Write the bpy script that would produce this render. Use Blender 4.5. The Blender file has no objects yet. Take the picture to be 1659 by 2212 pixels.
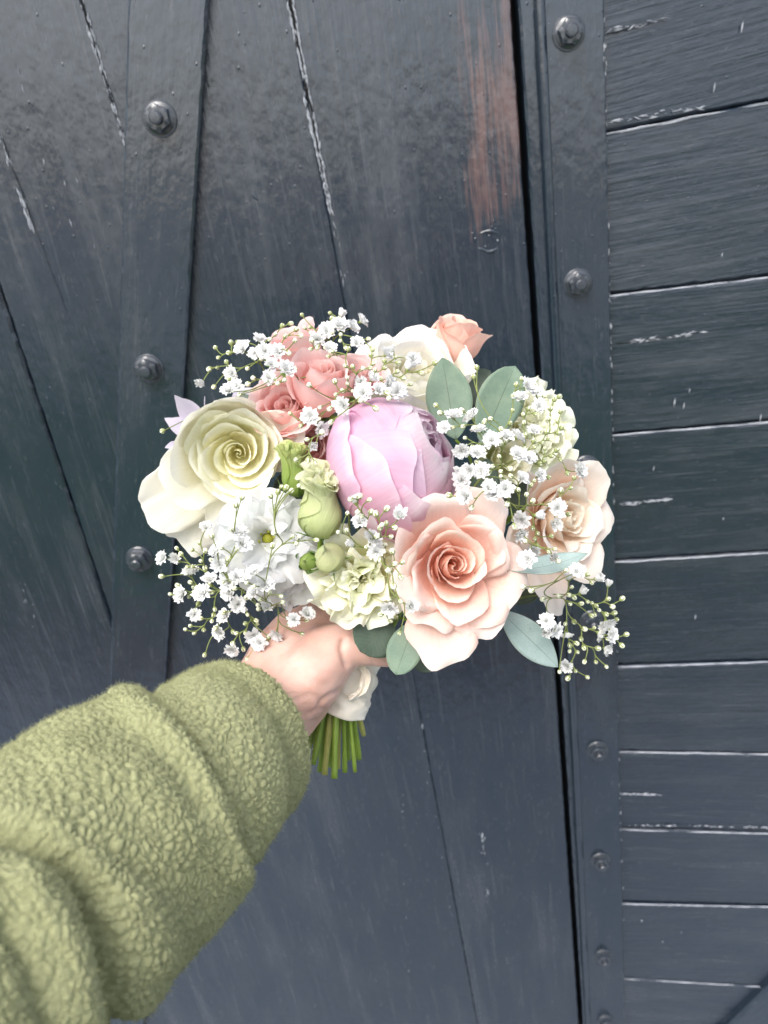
import bpy, bmesh, math, random
import numpy as np
from mathutils import Vector, Matrix, noise
from mathutils.bvhtree import BVHTree

random.seed(7)
rng = np.random.default_rng(7)
sc = bpy.context.scene
COL = sc.collection
R_ = math.radians

# ------------------------------------------------------------------ camera
PITCH = R_(23.2)
D_WALL = 0.85
CAM_H = 1.50
FPX = 2212 * 26 / 36
CX, CY = 829.5, 1106.0
CAM = Vector((0, -D_WALL, CAM_H))
RT = Vector((1, 0, 0))
FW = Vector((0, math.cos(PITCH), -math.sin(PITCH)))
UP = Vector((0, math.sin(PITCH), math.cos(PITCH)))

cd = bpy.data.cameras.new('camera')
cd.sensor_fit = 'VERTICAL'
cd.sensor_height = 36
cd.lens = 26
cd.clip_start = 0.01
cd.clip_end = 500
cd.dof.use_dof = True
cd.dof.focus_distance = 0.42
cd.dof.aperture_fstop = 11
cam = bpy.data.objects.new('camera', cd)
COL.objects.link(cam)
cam.location = CAM
cam.rotation_euler = (math.pi / 2 - PITCH, 0, 0)
sc.camera = cam

# ------------------------------------------------------------------ light
SUN_DIR = Vector((0.34, 0.52, -0.80)).normalized()      # the way the light travels
world = bpy.data.worlds.new('World')
sc.world = world
world.use_nodes = True
wn = world.node_tree
for n in list(wn.nodes):
    wn.nodes.remove(n)
sky = wn.nodes.new('ShaderNodeTexSky')
sky.sky_type = 'NISHITA'
sky.sun_disc = False
sky.sun_elevation = math.asin(-SUN_DIR.z)
sky.sun_rotation = math.atan2(-SUN_DIR.x, -SUN_DIR.y)
sky.air_density = 1.0
sky.dust_density = 4.0
hs = wn.nodes.new('ShaderNodeHueSaturation')
hs.inputs['Saturation'].default_value = 0.50            # overcast: grey-white cloud
bg = wn.nodes.new('ShaderNodeBackground')
bg.inputs['Strength'].default_value = 0.15
wo = wn.nodes.new('ShaderNodeOutputWorld')
wn.links.new(sky.outputs[0], hs.inputs['Color'])
wn.links.new(hs.outputs[0], bg.inputs['Color'])
wn.links.new(bg.outputs[0], wo.inputs['Surface'])

sd = bpy.data.lights.new('sun', 'SUN')
sd.energy = 0.9
sd.angle = R_(40)
sd.color = (1.0, 0.97, 0.93)
sun = bpy.data.objects.new('sun', sd)
COL.objects.link(sun)
sun.location = (-2, -4, 5)
sun.rotation_euler = SUN_DIR.to_track_quat('-Z', 'Y').to_euler()

sc.view_settings.view_transform = 'Standard'
sc.view_settings.look = 'None'
sc.view_settings.gamma = 1
sc.view_settings.use_curve_mapping = False
sc.view_settings.exposure = 1.02
sc.cycles.max_bounces = 10
sc.cycles.diffuse_bounces = 6
sc.cycles.transmission_bounces = 10

# ------------------------------------------------------------------ helpers
def P(px, py, z):
    """point seen at photo position (px,py) on a 1659x2212 frame, z metres along the view axis"""
    return CAM + z * (FW + ((px - CX) / FPX) * RT - ((py - CY) / FPX) * UP)

def ax(a, b, c):
    """direction: a right, b up, c towards the viewer"""
    return (a * RT + b * UP - c * FW).normalized()

def W(px, py, off=0.0):
    """wall-plane coordinates (X,Z) of the point at (px,py) on the plane `off` in front of the wall"""
    d = FW + ((px - CX) / FPX) * RT - ((py - CY) / FPX) * UP
    t = (-off - CAM.y) / d.y
    p = CAM + t * d
    return Vector((p.x, p.z))

def zdome(px, py):
    rho = math.hypot((px - 815) / 560.0, (py - 1050) / 470.0)
    return 0.535 - 0.125 * math.sqrt(max(0.0, 1 - rho * rho))

def empty(name, loc=(0, 0, 0), mat=None):
    o = bpy.data.objects.new(name, None)
    COL.objects.link(o)
    o.empty_display_size = 0.01
    if mat is not None:
        o.matrix_world = mat
    else:
        o.location = loc
    return o

def tag(o, label=None, cat=None, group=None, kind=None):
    if label: o['label'] = label
    if cat: o['category'] = cat
    if group: o['group'] = group
    if kind: o['kind'] = kind
    return o

def mesh_from(name, verts, faces, uvs=None, smooth=True):
    me = bpy.data.meshes.new(name)
    me.from_pydata([tuple(v) for v in verts], [], [tuple(f) for f in faces])
    if uvs is not None:
        uvl = me.uv_layers.new(name='UVMap')
        li = np.empty(len(me.loops), dtype=np.int32)
        me.loops.foreach_get('vertex_index', li)
        uvl.data.foreach_set('uv', np.asarray(uvs, dtype=np.float32)[li].ravel())
    if smooth:
        me.polygons.foreach_set('use_smooth', [True] * len(me.polygons))
    me.update()
    return me

def obj(name, me, mat, parent=None, color=None):
    o = bpy.data.objects.new(name, me)
    COL.objects.link(o)
    if mat is not None and not me.materials:
        me.materials.append(mat)
    if parent is not None:
        o.parent = parent
    if color is not None:
        o.color = (*color, 1)
    return o

def grid_faces(nu, nv, wrap=False):
    f = []
    for j in range(nv - 1):
        for i in range(nu - (0 if wrap else 1)):
            i2 = (i + 1) % nu
            f.append((j * nu + i, j * nu + i2, (j + 1) * nu + i2, (j + 1) * nu + i))
    return f

def catmull(pts, n):
    pts = [Vector(p) for p in pts]
    if len(pts) == 2:
        return [pts[0].lerp(pts[1], i / (n - 1)) for i in range(n)]
    ext = [2 * pts[0] - pts[1]] + pts + [2 * pts[-1] - pts[-2]]
    out = []
    m = len(pts) - 1
    for k in range(n):
        t = k / (n - 1) * m
        i = min(int(t), m - 1)
        u = t - i
        a, b, c, d = ext[i:i + 4]
        out.append(0.5 * ((2 * b) + (c - a) * u + (2 * a - 5 * b + 4 * c - d) * u * u + (3 * b - a - 3 * c + d) * u ** 3))
    return out

class MB:
    def __init__(s):
        s.v = []; s.f = []; s.uv = []
    def add(s, v, f, uv=None):
        o = len(s.v)
        s.v += [tuple(p) for p in v]
        s.f += [tuple(i + o for i in q) for q in f]
        s.uv += list(uv) if uv is not None else [(0, 0)] * len(v)
    def tube(s, path, radii, n=6, cap=True):
        path = [Vector(p) for p in path]
        m = len(path)
        if not hasattr(radii, '__len__'):
            radii = [radii] * m
        radii = [float(q) for q in radii]
        prev = None
        v = []; uv = []
        for i, p in enumerate(path):
            t = (path[min(i + 1, m - 1)] - path[max(i - 1, 0)])
            if t.length < 1e-9: t = Vector((0, 0, 1))
            t.normalize()
            if prev is None:
                a = Vector((0, 0, 1)) if abs(t.z) < .9 else Vector((1, 0, 0))
                x = t.cross(a).normalized()
            else:
                x = (prev - prev.dot(t) * t)
                x = x.normalized() if x.length > 1e-6 else t.orthogonal().normalized()
            prev = x
            y = t.cross(x)
            for k in range(n):
                an = 2 * math.pi * k / n
                v.append(p + radii[i] * (math.cos(an) * x + math.sin(an) * y))
                uv.append((k / n, i / (m - 1)))
        f = grid_faces(n, m, True)
        if cap:
            f.append(tuple(range(n - 1, -1, -1)))
            f.append(tuple((m - 1) * n + k for k in range(n)))
        s.add(v, f, uv)
    def build(s, name, mat, parent=None, smooth=True, color=None):
        return obj(name, mesh_from(name, s.v, s.f, s.uv, smooth), mat, parent, color)

# ------------------------------------------------------------------ materials
class NT:
    def __init__(s, name):
        s.m = bpy.data.materials.new(name)
        s.m.use_nodes = True
        s.t = s.m.node_tree
        s.t.nodes.clear()
        s.out = s.t.nodes.new('ShaderNodeOutputMaterial')
    def n(s, typ, **kw):
        nd = s.t.nodes.new('ShaderNode' + typ)
        for k, val in kw.items():
            if k.startswith('_'):
                setattr(nd, k[1:], val)
            else:
                key = k.replace('__', ' ')
                inp = nd.inputs[key] if not key.isdigit() else nd.inputs[int(key)]
                if isinstance(val, bpy.types.NodeSocket):
                    s.t.links.new(val, inp)
                else:
                    inp.default_value = val
        return nd
    def link(s, a, b):
        s.t.links.new(a, b)
    def math(s, op, a, b=0.0, clamp=False):
        nd = s.t.nodes.new('ShaderNodeMath'); nd.operation = op; nd.use_clamp = clamp
        for i, x in enumerate((a, b)):
            if isinstance(x, bpy.types.NodeSocket): s.t.links.new(x, nd.inputs[i])
            else: nd.inputs[i].default_value = x
        return nd.outputs[0]
    def mix(s, fac, a, b, blend='MIX'):
        nd = s.t.nodes.new('ShaderNodeMix'); nd.data_type = 'RGBA'; nd.blend_type = blend
        for i, x in ((0, fac), (6, a), (7, b)):
            if isinstance(x, bpy.types.NodeSocket): s.t.links.new(x, nd.inputs[i])
            else: nd.inputs[i].default_value = x if i == 0 else (*x[:3], 1)
        return nd.outputs[2]
    def ramp(s, fac, stops, interp='LINEAR'):
        nd = s.t.nodes.new('ShaderNodeValToRGB')
        cr = nd.color_ramp; cr.interpolation = interp
        while len(cr.elements) < len(stops): cr.elements.new(0.5)
        for e, (p, c) in zip(cr.elements, stops):
            e.position = p
            e.color = (*c, 1) if hasattr(c, '__len__') else (c, c, c, 1)
        s.t.links.new(fac, nd.inputs[0])
        return nd.outputs[0]
    def mapping(s, vec, scale=(1, 1, 1), loc=None):
        nd = s.n('Mapping', Vector=vec)
        nd.inputs['Scale'].default_value = scale
        if loc is not None:
            s.link(loc, nd.inputs['Location'])
        return nd.outputs[0]
    def done(s, shader):
        s.link(shader, s.out.inputs['Surface'])
        return s.m

def petal_mat(name, stops, trans=0.46, rough=0.55, vein=0.16, bump=0.5):
    """petal tissue: colour runs from base (v=0) to rim (v=1); fine veins along the petal; light shines through"""
    t = NT(name)
    uv = t.n('UVMap').outputs[0]
    sep = t.n('SeparateXYZ', Vector=uv)
    info = t.n('ObjectInfo')
    nz = t.n('TexNoise', Vector=t.mapping(uv, (3, 2.2, 1), None), Scale=1.6, Detail=4.0)
    vv = t.math('ADD', sep.outputs[1], t.math('MULTIPLY', t.math('SUBTRACT', nz.outputs[0], 0.5), 0.35))
    base = t.ramp(vv, stops)
    col = t.mix(1.0, base, info.outputs['Color'], 'MULTIPLY')
    veins = t.n('TexNoise', Vector=t.mapping(uv, (46, 2.4, 1)), Scale=1.0, Detail=3.0, Roughness=0.6)
    k = t.math('ADD', 1.0 - vein * 0.5, t.math('MULTIPLY', veins.outputs[0], vein))
    hsv = t.n('HueSaturation', Color=col, Value=k)
    c = hsv.outputs[0]
    bp = t.n('Bump', Strength=bump, Distance=0.0006, Height=veins.outputs[0])
    pb = t.n('BsdfPrincipled', Roughness=rough)
    t.link(c, pb.inputs['Base Color'])
    pb.inputs['Specular IOR Level'].default_value = 0.28
    pb.inputs['Sheen Weight'].default_value = 0.05
    pb.inputs['Sheen Roughness'].default_value = 0.4
    t.link(bp.outputs[0], pb.inputs['Normal'])
    tr = t.n('BsdfTranslucent', Color=c)
    mx = t.n('MixShader', Fac=trans)
    t.link(pb.outputs[0], mx.inputs[1]); t.link(tr.outputs[0], mx.inputs[2])
    return t.done(mx.outputs[0])

M = {}
M['peach'] = petal_mat('peach_petal', [(0, (.91, .54, .40)), (.35, (.92, .60, .48)), (.75, (.93, .69, .60)), (1, (.94, .82, .76))], trans=0.36)
M['peachpale'] = petal_mat('pale_peach_petal', [(0, (.92, .66, .48)), (.4, (.92, .72, .58)), (.8, (.93, .80, .71)), (1, (.93, .86, .80))], trans=0.28)
M['cream'] = petal_mat('cream_petal', [(0, (.95, .90, .46)), (.35, (.95, .92, .62)), (.7, (.95, .93, .73)), (1, (.95, .94, .82))], trans=0.28)
M['ivory'] = petal_mat('ivory_petal', [(0, (.88, .84, .58)), (.4, (.91, .88, .72)), (.8, (.92, .90, .82)), (1, (.92, .91, .87))], trans=0.28)
M['coral'] = petal_mat('coral_petal', [(0, (.93, .50, .43)), (.4, (.94, .57, .53)), (.8, (.94, .66, .63)), (1, (.95, .76, .74))], trans=0.36)
M['peachpink'] = petal_mat('apricot_petal', [(0, (.92, .56, .42)), (.5, (.93, .60, .50)), (1, (.94, .70, .60))], trans=0.36)
M['peony'] = petal_mat('peony_petal', [(0, (.62, .05, .20)), (.22, (.82, .36, .58)), (.5, (.88, .54, .70)), (.85, (.90, .64, .77)), (1, (.94, .84, .90))], vein=.30)
M['white'] = petal_mat('white_petal', [(0, (.62, .64, .30)), (.2, (.86, .87, .80)), (1, (.90, .90, .92))], vein=.08)
M['lemon'] = petal_mat('lemon_petal', [(0, (.82, .84, .46)), (.45, (.91, .91, .62)), (1, (.93, .93, .80))], trans=0.28)
M['greenbud'] = petal_mat('green_bud_petal', [(0, (.44, .54, .18)), (.4, (.70, .76, .42)), (.85, (.80, .83, .56)), (1, (.88, .89, .70))], vein=.30, bump=.9)
M['limebud'] = petal_mat('lime_bud_petal', [(0, (.22, .36, .05)), (.6, (.42, .55, .15)), (1, (.70, .76, .36))], vein=.18)
M['lilac'] = petal_mat('lilac_petal', [(0, (.70, .62, .76)), (1, (.82, .76, .86))])
M['gyp'] = petal_mat('gypsophila_petal', [(0, (.70, .74, .55)), (.3, (.88, .89, .86)), (1, (.92, .92, .92))], vein=.04, trans=.22, bump=.1)

def plain(name, col, rough=.5, spec=.4, var=.25, scale=300, bump=.0, trans=0, bscale=None, bdist=.0005, sss=0):
    t = NT(name)
    tc = t.n('TexCoord')
    nz = t.n('TexNoise', Vector=tc.outputs['Object'], Scale=scale, Detail=4.0)
    k = t.math('ADD', 1 - var / 2, t.math('MULTIPLY', nz.outputs[0], var))
    hsv = t.n('HueSaturation', Color=(*col, 1), Value=k)
    pb = t.n('BsdfPrincipled', Roughness=rough)
    t.link(hsv.outputs[0], pb.inputs['Base Color'])
    pb.inputs['Specular IOR Level'].default_value = spec
    if bump:
        nb = t.n('TexNoise', Vector=tc.outputs['Object'], Scale=bscale or scale, Detail=5.0)
        b = t.n('Bump', Strength=bump, Distance=bdist, Height=nb.outputs[0])
        t.link(b.outputs[0], pb.inputs['Normal'])
    if trans:
        tr = t.n('BsdfTranslucent', Color=hsv.outputs[0])
        mx = t.n('MixShader', Fac=trans)
        t.link(pb.outputs[0], mx.inputs[1]); t.link(tr.outputs[0], mx.inputs[2])
        return t.done(mx.outputs[0])
    return t.done(pb.outputs[0])

M['stem'] = plain('green_stem', (.19, .285, .035), .45, .4, .5, 120)
M['stem_pale'] = plain('pale_stem', (.36, .36, .10), .5, .4, .5, 120)
M['gypstem'] = plain('gypsophila_stem', (.20, .24, .07), .55, .3, .4, 200)
M['calyx'] = plain('calyx_green', (.26, .33, .10), .55, .3, .5, 700)
M['pistil'] = plain('pistil_green', (.36, .37, .04), .5, .3, .4, 500)
M['sepal'] = plain('sepal_green', (.15, .27, .05), .5, .35, .4, 200, trans=.25)

def bud_mat():
    t = NT('gypsophila_bud')
    uv = t.n('UVMap').outputs[0]
    sep = t.n('SeparateXYZ', Vector=uv)
    st = t.math('ABSOLUTE', t.math('SINE', t.math('MULTIPLY', sep.outputs[0], math.pi * 5)))
    stripe = t.math('GREATER_THAN', st, 0.74)
    up = t.math('LESS_THAN', sep.outputs[1], 0.72)
    fac = t.math('MULTIPLY', stripe, up)
    low = t.math('LESS_THAN', sep.outputs[1], 0.25)
    col = t.mix(t.math('MAXIMUM', fac, low), (.80, .82, .62), (.27, .31, .12))
    pb = t.n('BsdfPrincipled', Roughness=.5)
    t.link(col, pb.inputs['Base Color'])
    return t.done(pb.outputs[0])
M['gypbud'] = bud_mat()

def leaf_mat(name, c1, c2, rough=.55):
    t = NT(name)
    uv = t.n('UVMap').outputs[0]
    sep = t.n('SeparateXYZ', Vector=uv)
    tc = t.n('TexCoord')
    nz = t.n('TexNoise', Vector=tc.outputs['Object'], Scale=90.0, Detail=5.0)
    fine = t.n('TexNoise', Vector=tc.outputs['Object'], Scale=900.0, Detail=3.0)
    col = t.mix(t.ramp(nz.outputs[0], [(.35, 0), (.65, 1)]), c1, c2)
    du = t.math('ABSOLUTE', t.math('SUBTRACT', sep.outputs[0], .5))
    # side veins run out from the midrib at a slant
    wv = t.math('SINE', t.math('MULTIPLY', t.math('SUBTRACT', sep.outputs[1], t.math('MULTIPLY', du, .55)), 70))
    vein = t.math('MULTIPLY', t.math('GREATER_THAN', wv, .93), .10)
    mid = t.math('MULTIPLY', t.math('LESS_THAN', du, .012), .5)
    rim = t.math('MULTIPLY', t.math('GREATER_THAN', du, .488), .35)
    col = t.mix(t.math('ADD', vein, rim, True), col, (.36, .36, .22))
    col = t.mix(mid, col, (.07, .085, .05))
    sp_ = t.n('TexNoise', Vector=tc.outputs['Object'], Scale=420.0, Detail=2.0)
    col = t.mix(t.math('MULTIPLY', t.ramp(sp_.outputs[0], [(.70, 0), (.76, 1)]), .6), col, (.16, .11, .06))
    hsv = t.n('HueSaturation', Color=col, Value=t.math('ADD', .85, t.math('MULTIPLY', fine.outputs[0], .3)))
    pb = t.n('BsdfPrincipled', Roughness=rough)
    t.link(hsv.outputs[0], pb.inputs['Base Color'])
    pb.inputs['Specular IOR Level'].default_value = .4
    b = t.n('Bump', Strength=.3, Distance=.0005, Height=nz.outputs[0])
    t.link(b.outputs[0], pb.inputs['Normal'])
    tr = t.n('BsdfTranslucent', Color=(.16, .26, .08, 1))
    mx = t.n('MixShader', Fac=.12)
    t.link(pb.outputs[0], mx.inputs[1]); t.link(tr.outputs[0], mx.inputs[2])
    return t.done(mx.outputs[0])
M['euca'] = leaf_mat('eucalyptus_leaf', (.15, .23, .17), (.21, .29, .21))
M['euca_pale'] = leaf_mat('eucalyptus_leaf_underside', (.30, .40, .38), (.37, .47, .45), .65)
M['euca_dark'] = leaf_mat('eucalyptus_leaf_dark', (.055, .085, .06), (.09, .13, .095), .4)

def skin_mat():
    t = NT('skin')
    tc = t.n('TexCoord')
    o = tc.outputs['Object']
    n1 = t.n('TexNoise', Vector=o, Scale=45.0, Detail=4.0)
    n2 = t.n('TexNoise', Vector=o, Scale=260.0, Detail=4.0)
    vor = t.n('TexVoronoi', Vector=o, Scale=900.0)
    c = t.mix(t.ramp(n1.outputs[0], [(.35, 0), (.68, 1)]), (.57, .345, .28), (.69, .465, .39))
    c = t.mix(t.math('MULTIPLY', n2.outputs[0], .25), c, (.68, .36, .30))
    pb = t.n('BsdfPrincipled', Roughness=.46)
    t.link(c, pb.inputs['Base Color'])
    pb.inputs['Subsurface Weight'].default_value = .35
    pb.inputs['Subsurface Radius'].default_value = (1, .35, .2)
    pb.inputs['Subsurface Scale'].default_value = .004
    pb.inputs['Specular IOR Level'].default_value = .35
    wr = t.n('TexNoise', Vector=t.mapping(o, (260, 260, 1100)), Scale=1.0, Detail=5.0)
    h = t.math('ADD', t.math('MULTIPLY', vor.outputs[0], .5), t.math('ADD', n2.outputs[0], wr.outputs[0]))
    b = t.n('Bump', Strength=.35, Distance=.0004, Height=h)
    t.link(b.outputs[0], pb.inputs['Normal'])
    return t.done(pb.outputs[0])
M['skin'] = skin_mat()

def fleece_mat(name='sage_fleece'):
    t = NT(name)
    tc = t.n('TexCoord')
    o = tc.outputs['Object']
    n1 = t.n('TexNoise', Vector=o, Scale=35.0, Detail=3.0)
    n2 = t.n('TexNoise', Vector=o, Scale=1500.0, Detail=4.0, Roughness=.7)
    c = t.mix(n1.outputs[0], (.35, .36, .19), (.44, .455, .25))
    hsv = t.n('HueSaturation', Color=c, Value=t.math('ADD', .72, t.math('MULTIPLY', n2.outputs[0], .56)))
    pb = t.n('BsdfPrincipled', Roughness=.95)
    t.link(hsv.outputs[0], pb.inputs['Base Color'])
    pb.inputs['Specular IOR Level'].default_value = .1
    pb.inputs['Sheen Weight'].default_value = .25
    pb.inputs['Sheen Roughness'].default_value = .5
    pb.inputs['Sheen Tint'].default_value = (.75, .8, .55, 1)
    b = t.n('Bump', Strength=.8, Distance=.0012, Height=n2.outputs[0])
    t.link(b.outputs[0], pb.inputs['Normal'])
    return t.done(pb.outputs[0])
M['fleece'] = fleece_mat()

def satin_mat():
    t = NT('cream_satin')
    tc = t.n('TexCoord')
    wv = t.n('TexNoise', Vector=t.mapping(tc.outputs['Object'], (300, 300, 2500)), Scale=1.0, Detail=2.0)
    n1 = t.n('TexNoise', Vector=tc.outputs['Object'], Scale=80.0, Detail=4.0)
    c = t.mix(n1.outputs[0], (.74, .66, .52), (.86, .81, .72))
    pb = t.n('BsdfPrincipled', Roughness=.36)
    t.link(c, pb.inputs['Base Color'])
    pb.inputs['Sheen Weight'].default_value = .4
    b = t.n('Bump', Strength=.2, Distance=.0004, Height=wv.outputs[0])
    t.link(b.outputs[0], pb.inputs['Normal'])
    return t.done(pb.outputs[0])
M['satin'] = satin_mat()

def paint_mat(name, base=(.011, .020, .034), grain=1.0, rough=.11, red_reflection=False):
    """old gloss paint over weathered boards; the local Z axis of the object runs along the grain"""
    t = NT(name)
    tc = t.n('TexCoord')
    info = t.n('ObjectInfo')
    off = t.math('MULTIPLY', info.outputs['Random'], 37.0)
    o = t.n('VectorMath', _operation='ADD')
    t.link(tc.outputs['Object'], o.inputs[0])
    cmb = t.n('CombineXYZ', X=off, Y=off, Z=off)
    t.link(cmb.outputs[0], o.inputs[1])
    o = o.outputs[0]
    g1 = t.n('TexNoise', Vector=t.mapping(o, (160, 160, 7)), Scale=1.0, Detail=6.0, Roughness=.65)
    g2 = t.n('TexNoise', Vector=t.mapping(o, (520, 520, 22)), Scale=1.0, Detail=4.0, Roughness=.6)
    lump = t.n('TexNoise', Vector=t.mapping(o, (9, 9, 4)), Scale=1.0, Detail=3.0)
    blot = t.n('TexNoise', Vector=t.mapping(o, (26, 26, 12)), Scale=1.0, Detail=6.0, Roughness=.6)
    speck = t.n('TexVoronoi', Vector=t.mapping(o, (75, 75, 48)), Scale=1.0)
    dust = t.ramp(blot.outputs[0], [(.42, 0), (.75, 1)])
    col = t.mix(t.math('MULTIPLY', dust, .40), base, (.030, .038, .048))
    streak = t.ramp(g1.outputs[0], [(.56, 0), (.72, 1)])
    col = t.mix(t.math('MULTIPLY', streak, .42 * grain), col, (.070, .080, .092))
    wear = t.n('TexNoise', Vector=t.mapping(o, (34, 34, 3.2)), Scale=1.0, Detail=8.0, Roughness=.7)
    patch = t.n('TexNoise', Vector=t.mapping(o, (7, 7, 3)), Scale=1.0, Detail=3.0)
    wm = t.ramp(t.math('ADD', t.math('MULTIPLY', wear.outputs[0], .6), t.math('MULTIPLY', patch.outputs[0], .5)), [(.56, 0), (.74, 1)])
    col = t.mix(t.math('MULTIPLY', wm, .42 * grain), col, (.072, .082, .096))
    fine_ = t.n('TexNoise', Vector=t.mapping(o, (300, 300, 60)), Scale=1.0, Detail=3.0, Roughness=.7)
    col = t.mix(t.math('MULTIPLY', t.ramp(fine_.outputs[0], [(.60, 0), (.80, 1)]), .5), col, (.10, .105, .11))
    if red_reflection:
        # reddish-brown reflection painted into the colour, in vertical runs near the closing edge (world position: where the edge really is)
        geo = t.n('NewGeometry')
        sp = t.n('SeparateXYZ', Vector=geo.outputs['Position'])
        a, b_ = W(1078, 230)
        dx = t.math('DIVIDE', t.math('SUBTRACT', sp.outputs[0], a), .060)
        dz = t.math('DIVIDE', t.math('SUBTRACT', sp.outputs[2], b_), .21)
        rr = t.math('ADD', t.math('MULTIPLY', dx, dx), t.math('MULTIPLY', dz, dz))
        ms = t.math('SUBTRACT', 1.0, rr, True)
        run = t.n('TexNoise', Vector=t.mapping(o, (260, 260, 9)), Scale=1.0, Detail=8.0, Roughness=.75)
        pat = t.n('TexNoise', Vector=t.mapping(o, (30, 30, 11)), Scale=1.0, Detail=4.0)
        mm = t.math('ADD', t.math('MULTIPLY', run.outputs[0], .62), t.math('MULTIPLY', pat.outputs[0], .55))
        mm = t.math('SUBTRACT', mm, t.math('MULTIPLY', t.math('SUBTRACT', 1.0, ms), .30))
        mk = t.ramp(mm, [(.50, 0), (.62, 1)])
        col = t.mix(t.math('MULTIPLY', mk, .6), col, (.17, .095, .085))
    rg = t.math('ADD', rough - .05, t.math('MULTIPLY', blot.outputs[0], .14))
    rg = t.math('ADD', rg, t.math('MULTIPLY', streak, .12))
    rg = t.math('ADD', rg, t.math('MULTIPLY', wm, .22))
    pb = t.n('BsdfPrincipled')
    t.link(col, pb.inputs['Base Color'])
    t.link(rg, pb.inputs['Roughness'])
    pb.inputs['Specular IOR Level'].default_value = 1.0
    b1 = t.n('Bump', Strength=.35, Distance=.006, Height=lump.outputs[0])
    b2 = t.n('Bump', Strength=.55 * grain, Distance=.0018, Height=g1.outputs[0], Normal=b1.outputs[0])
    b3 = t.n('Bump', Strength=.25 * grain, Distance=.0007, Height=g2.outputs[0], Normal=b2.outputs[0])
    pk = t.ramp(speck.outputs[0], [(.0, 1), (.09, 0)])
    peel = t.n('TexNoise', Vector=t.mapping(o, (95, 95, 60)), Scale=1.0, Detail=2.0)
    b35 = t.n('Bump', Strength=.30, Distance=.0022, Height=peel.outputs[0], Normal=b3.outputs[0])
    b4 = t.n('Bump', Strength=.5, Distance=.0012, Height=pk, Normal=b35.outputs[0])
    t.link(b4.outputs[0], pb.inputs['Normal'])
    return t.done(pb.outputs[0])
M['paint'] = paint_mat('black_gloss_paint')
M['paint_reflection'] = paint_mat('black_gloss_paint_red_reflection', red_reflection=True)  # gloss paint with a reddish reflection painted in
M['paint_iron'] = paint_mat('black_paint_on_iron', base=(.012, .022, .036), grain=.35, rough=.12)
M['chip_glint'] = plain('worn_edge_glint', (.44, .46, .50), .25, .5, .5, 400)  # worn paint slivers; their pale colour paints in the glints on the edges
M['bolt'] = plain('black_paint_on_bolt', (.030, .037, .048), .20, 1.0, .5, 140, bump=.25, bscale=260, bdist=.0006)
M['gap'] = plain('dark_timber', (.012, .012, .012), .9, .1, .3, 60)

# ------------------------------------------------------------------ setting: ground in front of the wall
def sheet(name, x0, x1, y0, y1, z, mat, nx=2, ny=2):
    v = [(x0 + (x1 - x0) * i / (nx - 1), y0 + (y1 - y0) * j / (ny - 1), z) for j in range(ny) for i in range(nx)]
    o = obj(name, mesh_from(name, v, grid_faces(nx, ny), None, False), mat)
    return tag(o, kind='structure')

M['grass'] = plain('lawn_grass', (.080, .155, .065), .8, .2, .8, 14, bump=.8, bscale=60, bdist=.03)
M['paving'] = plain('grey_paving', (.29, .33, .38), .8, .3, .5, 9, bump=.4, bscale=120, bdist=.003)
M['earth'] = plain('brown_gravel', (.16, .12, .09), .9, .2, .6, 12, bump=.6, bscale=90, bdist=.006)
M['road'] = plain('grey_road', (.25, .26, .27), .85, .3, .35, 5, bump=.4, bscale=150, bdist=.003)
sheet('ground', -150, 150, -220, 30, -.004, M['road'])
sheet('pavement', -30, 30, -1.15, 0.6, 0, M['paving'])
sheet('gravel_strip', -30, 30, -1.75, -1.15, 0, M['earth'])
sheet('lawn', -30, 30, -6.2, -1.75, 0, M['grass'])

# ------------------------------------------------------------------ boarded door and wall
def clip(poly, a, b, keep):
    """keep the side of line a-b on which point `keep` lies"""
    n = Vector((-(b - a).y, (b - a).x))
    s = 1 if n.dot(keep - a) > 0 else -1
    out = []
    for i in range(len(poly)):
        p, q = poly[i], poly[(i + 1) % len(poly)]
        dp, dq = s * n.dot(p - a), s * n.dot(q - a)
        if dp >= 0: out.append(p)
        if dp * dq < 0: out.append(p.lerp(q, dp / (dp - dq)))
    return out

def shrink(a, b, keep, g):
    """move line a-b by g towards keep"""
    n = Vector((-(b - a).y, (b - a).x)).normalized()
    if n.dot(keep - a) < 0: n = -n
    return a + n * g, b + n * g

RECT = [Vector((-1.0, .1)), Vector((1.0, .1)), Vector((1.0, 2.15)), Vector((-1.0, 2.15))]

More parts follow.
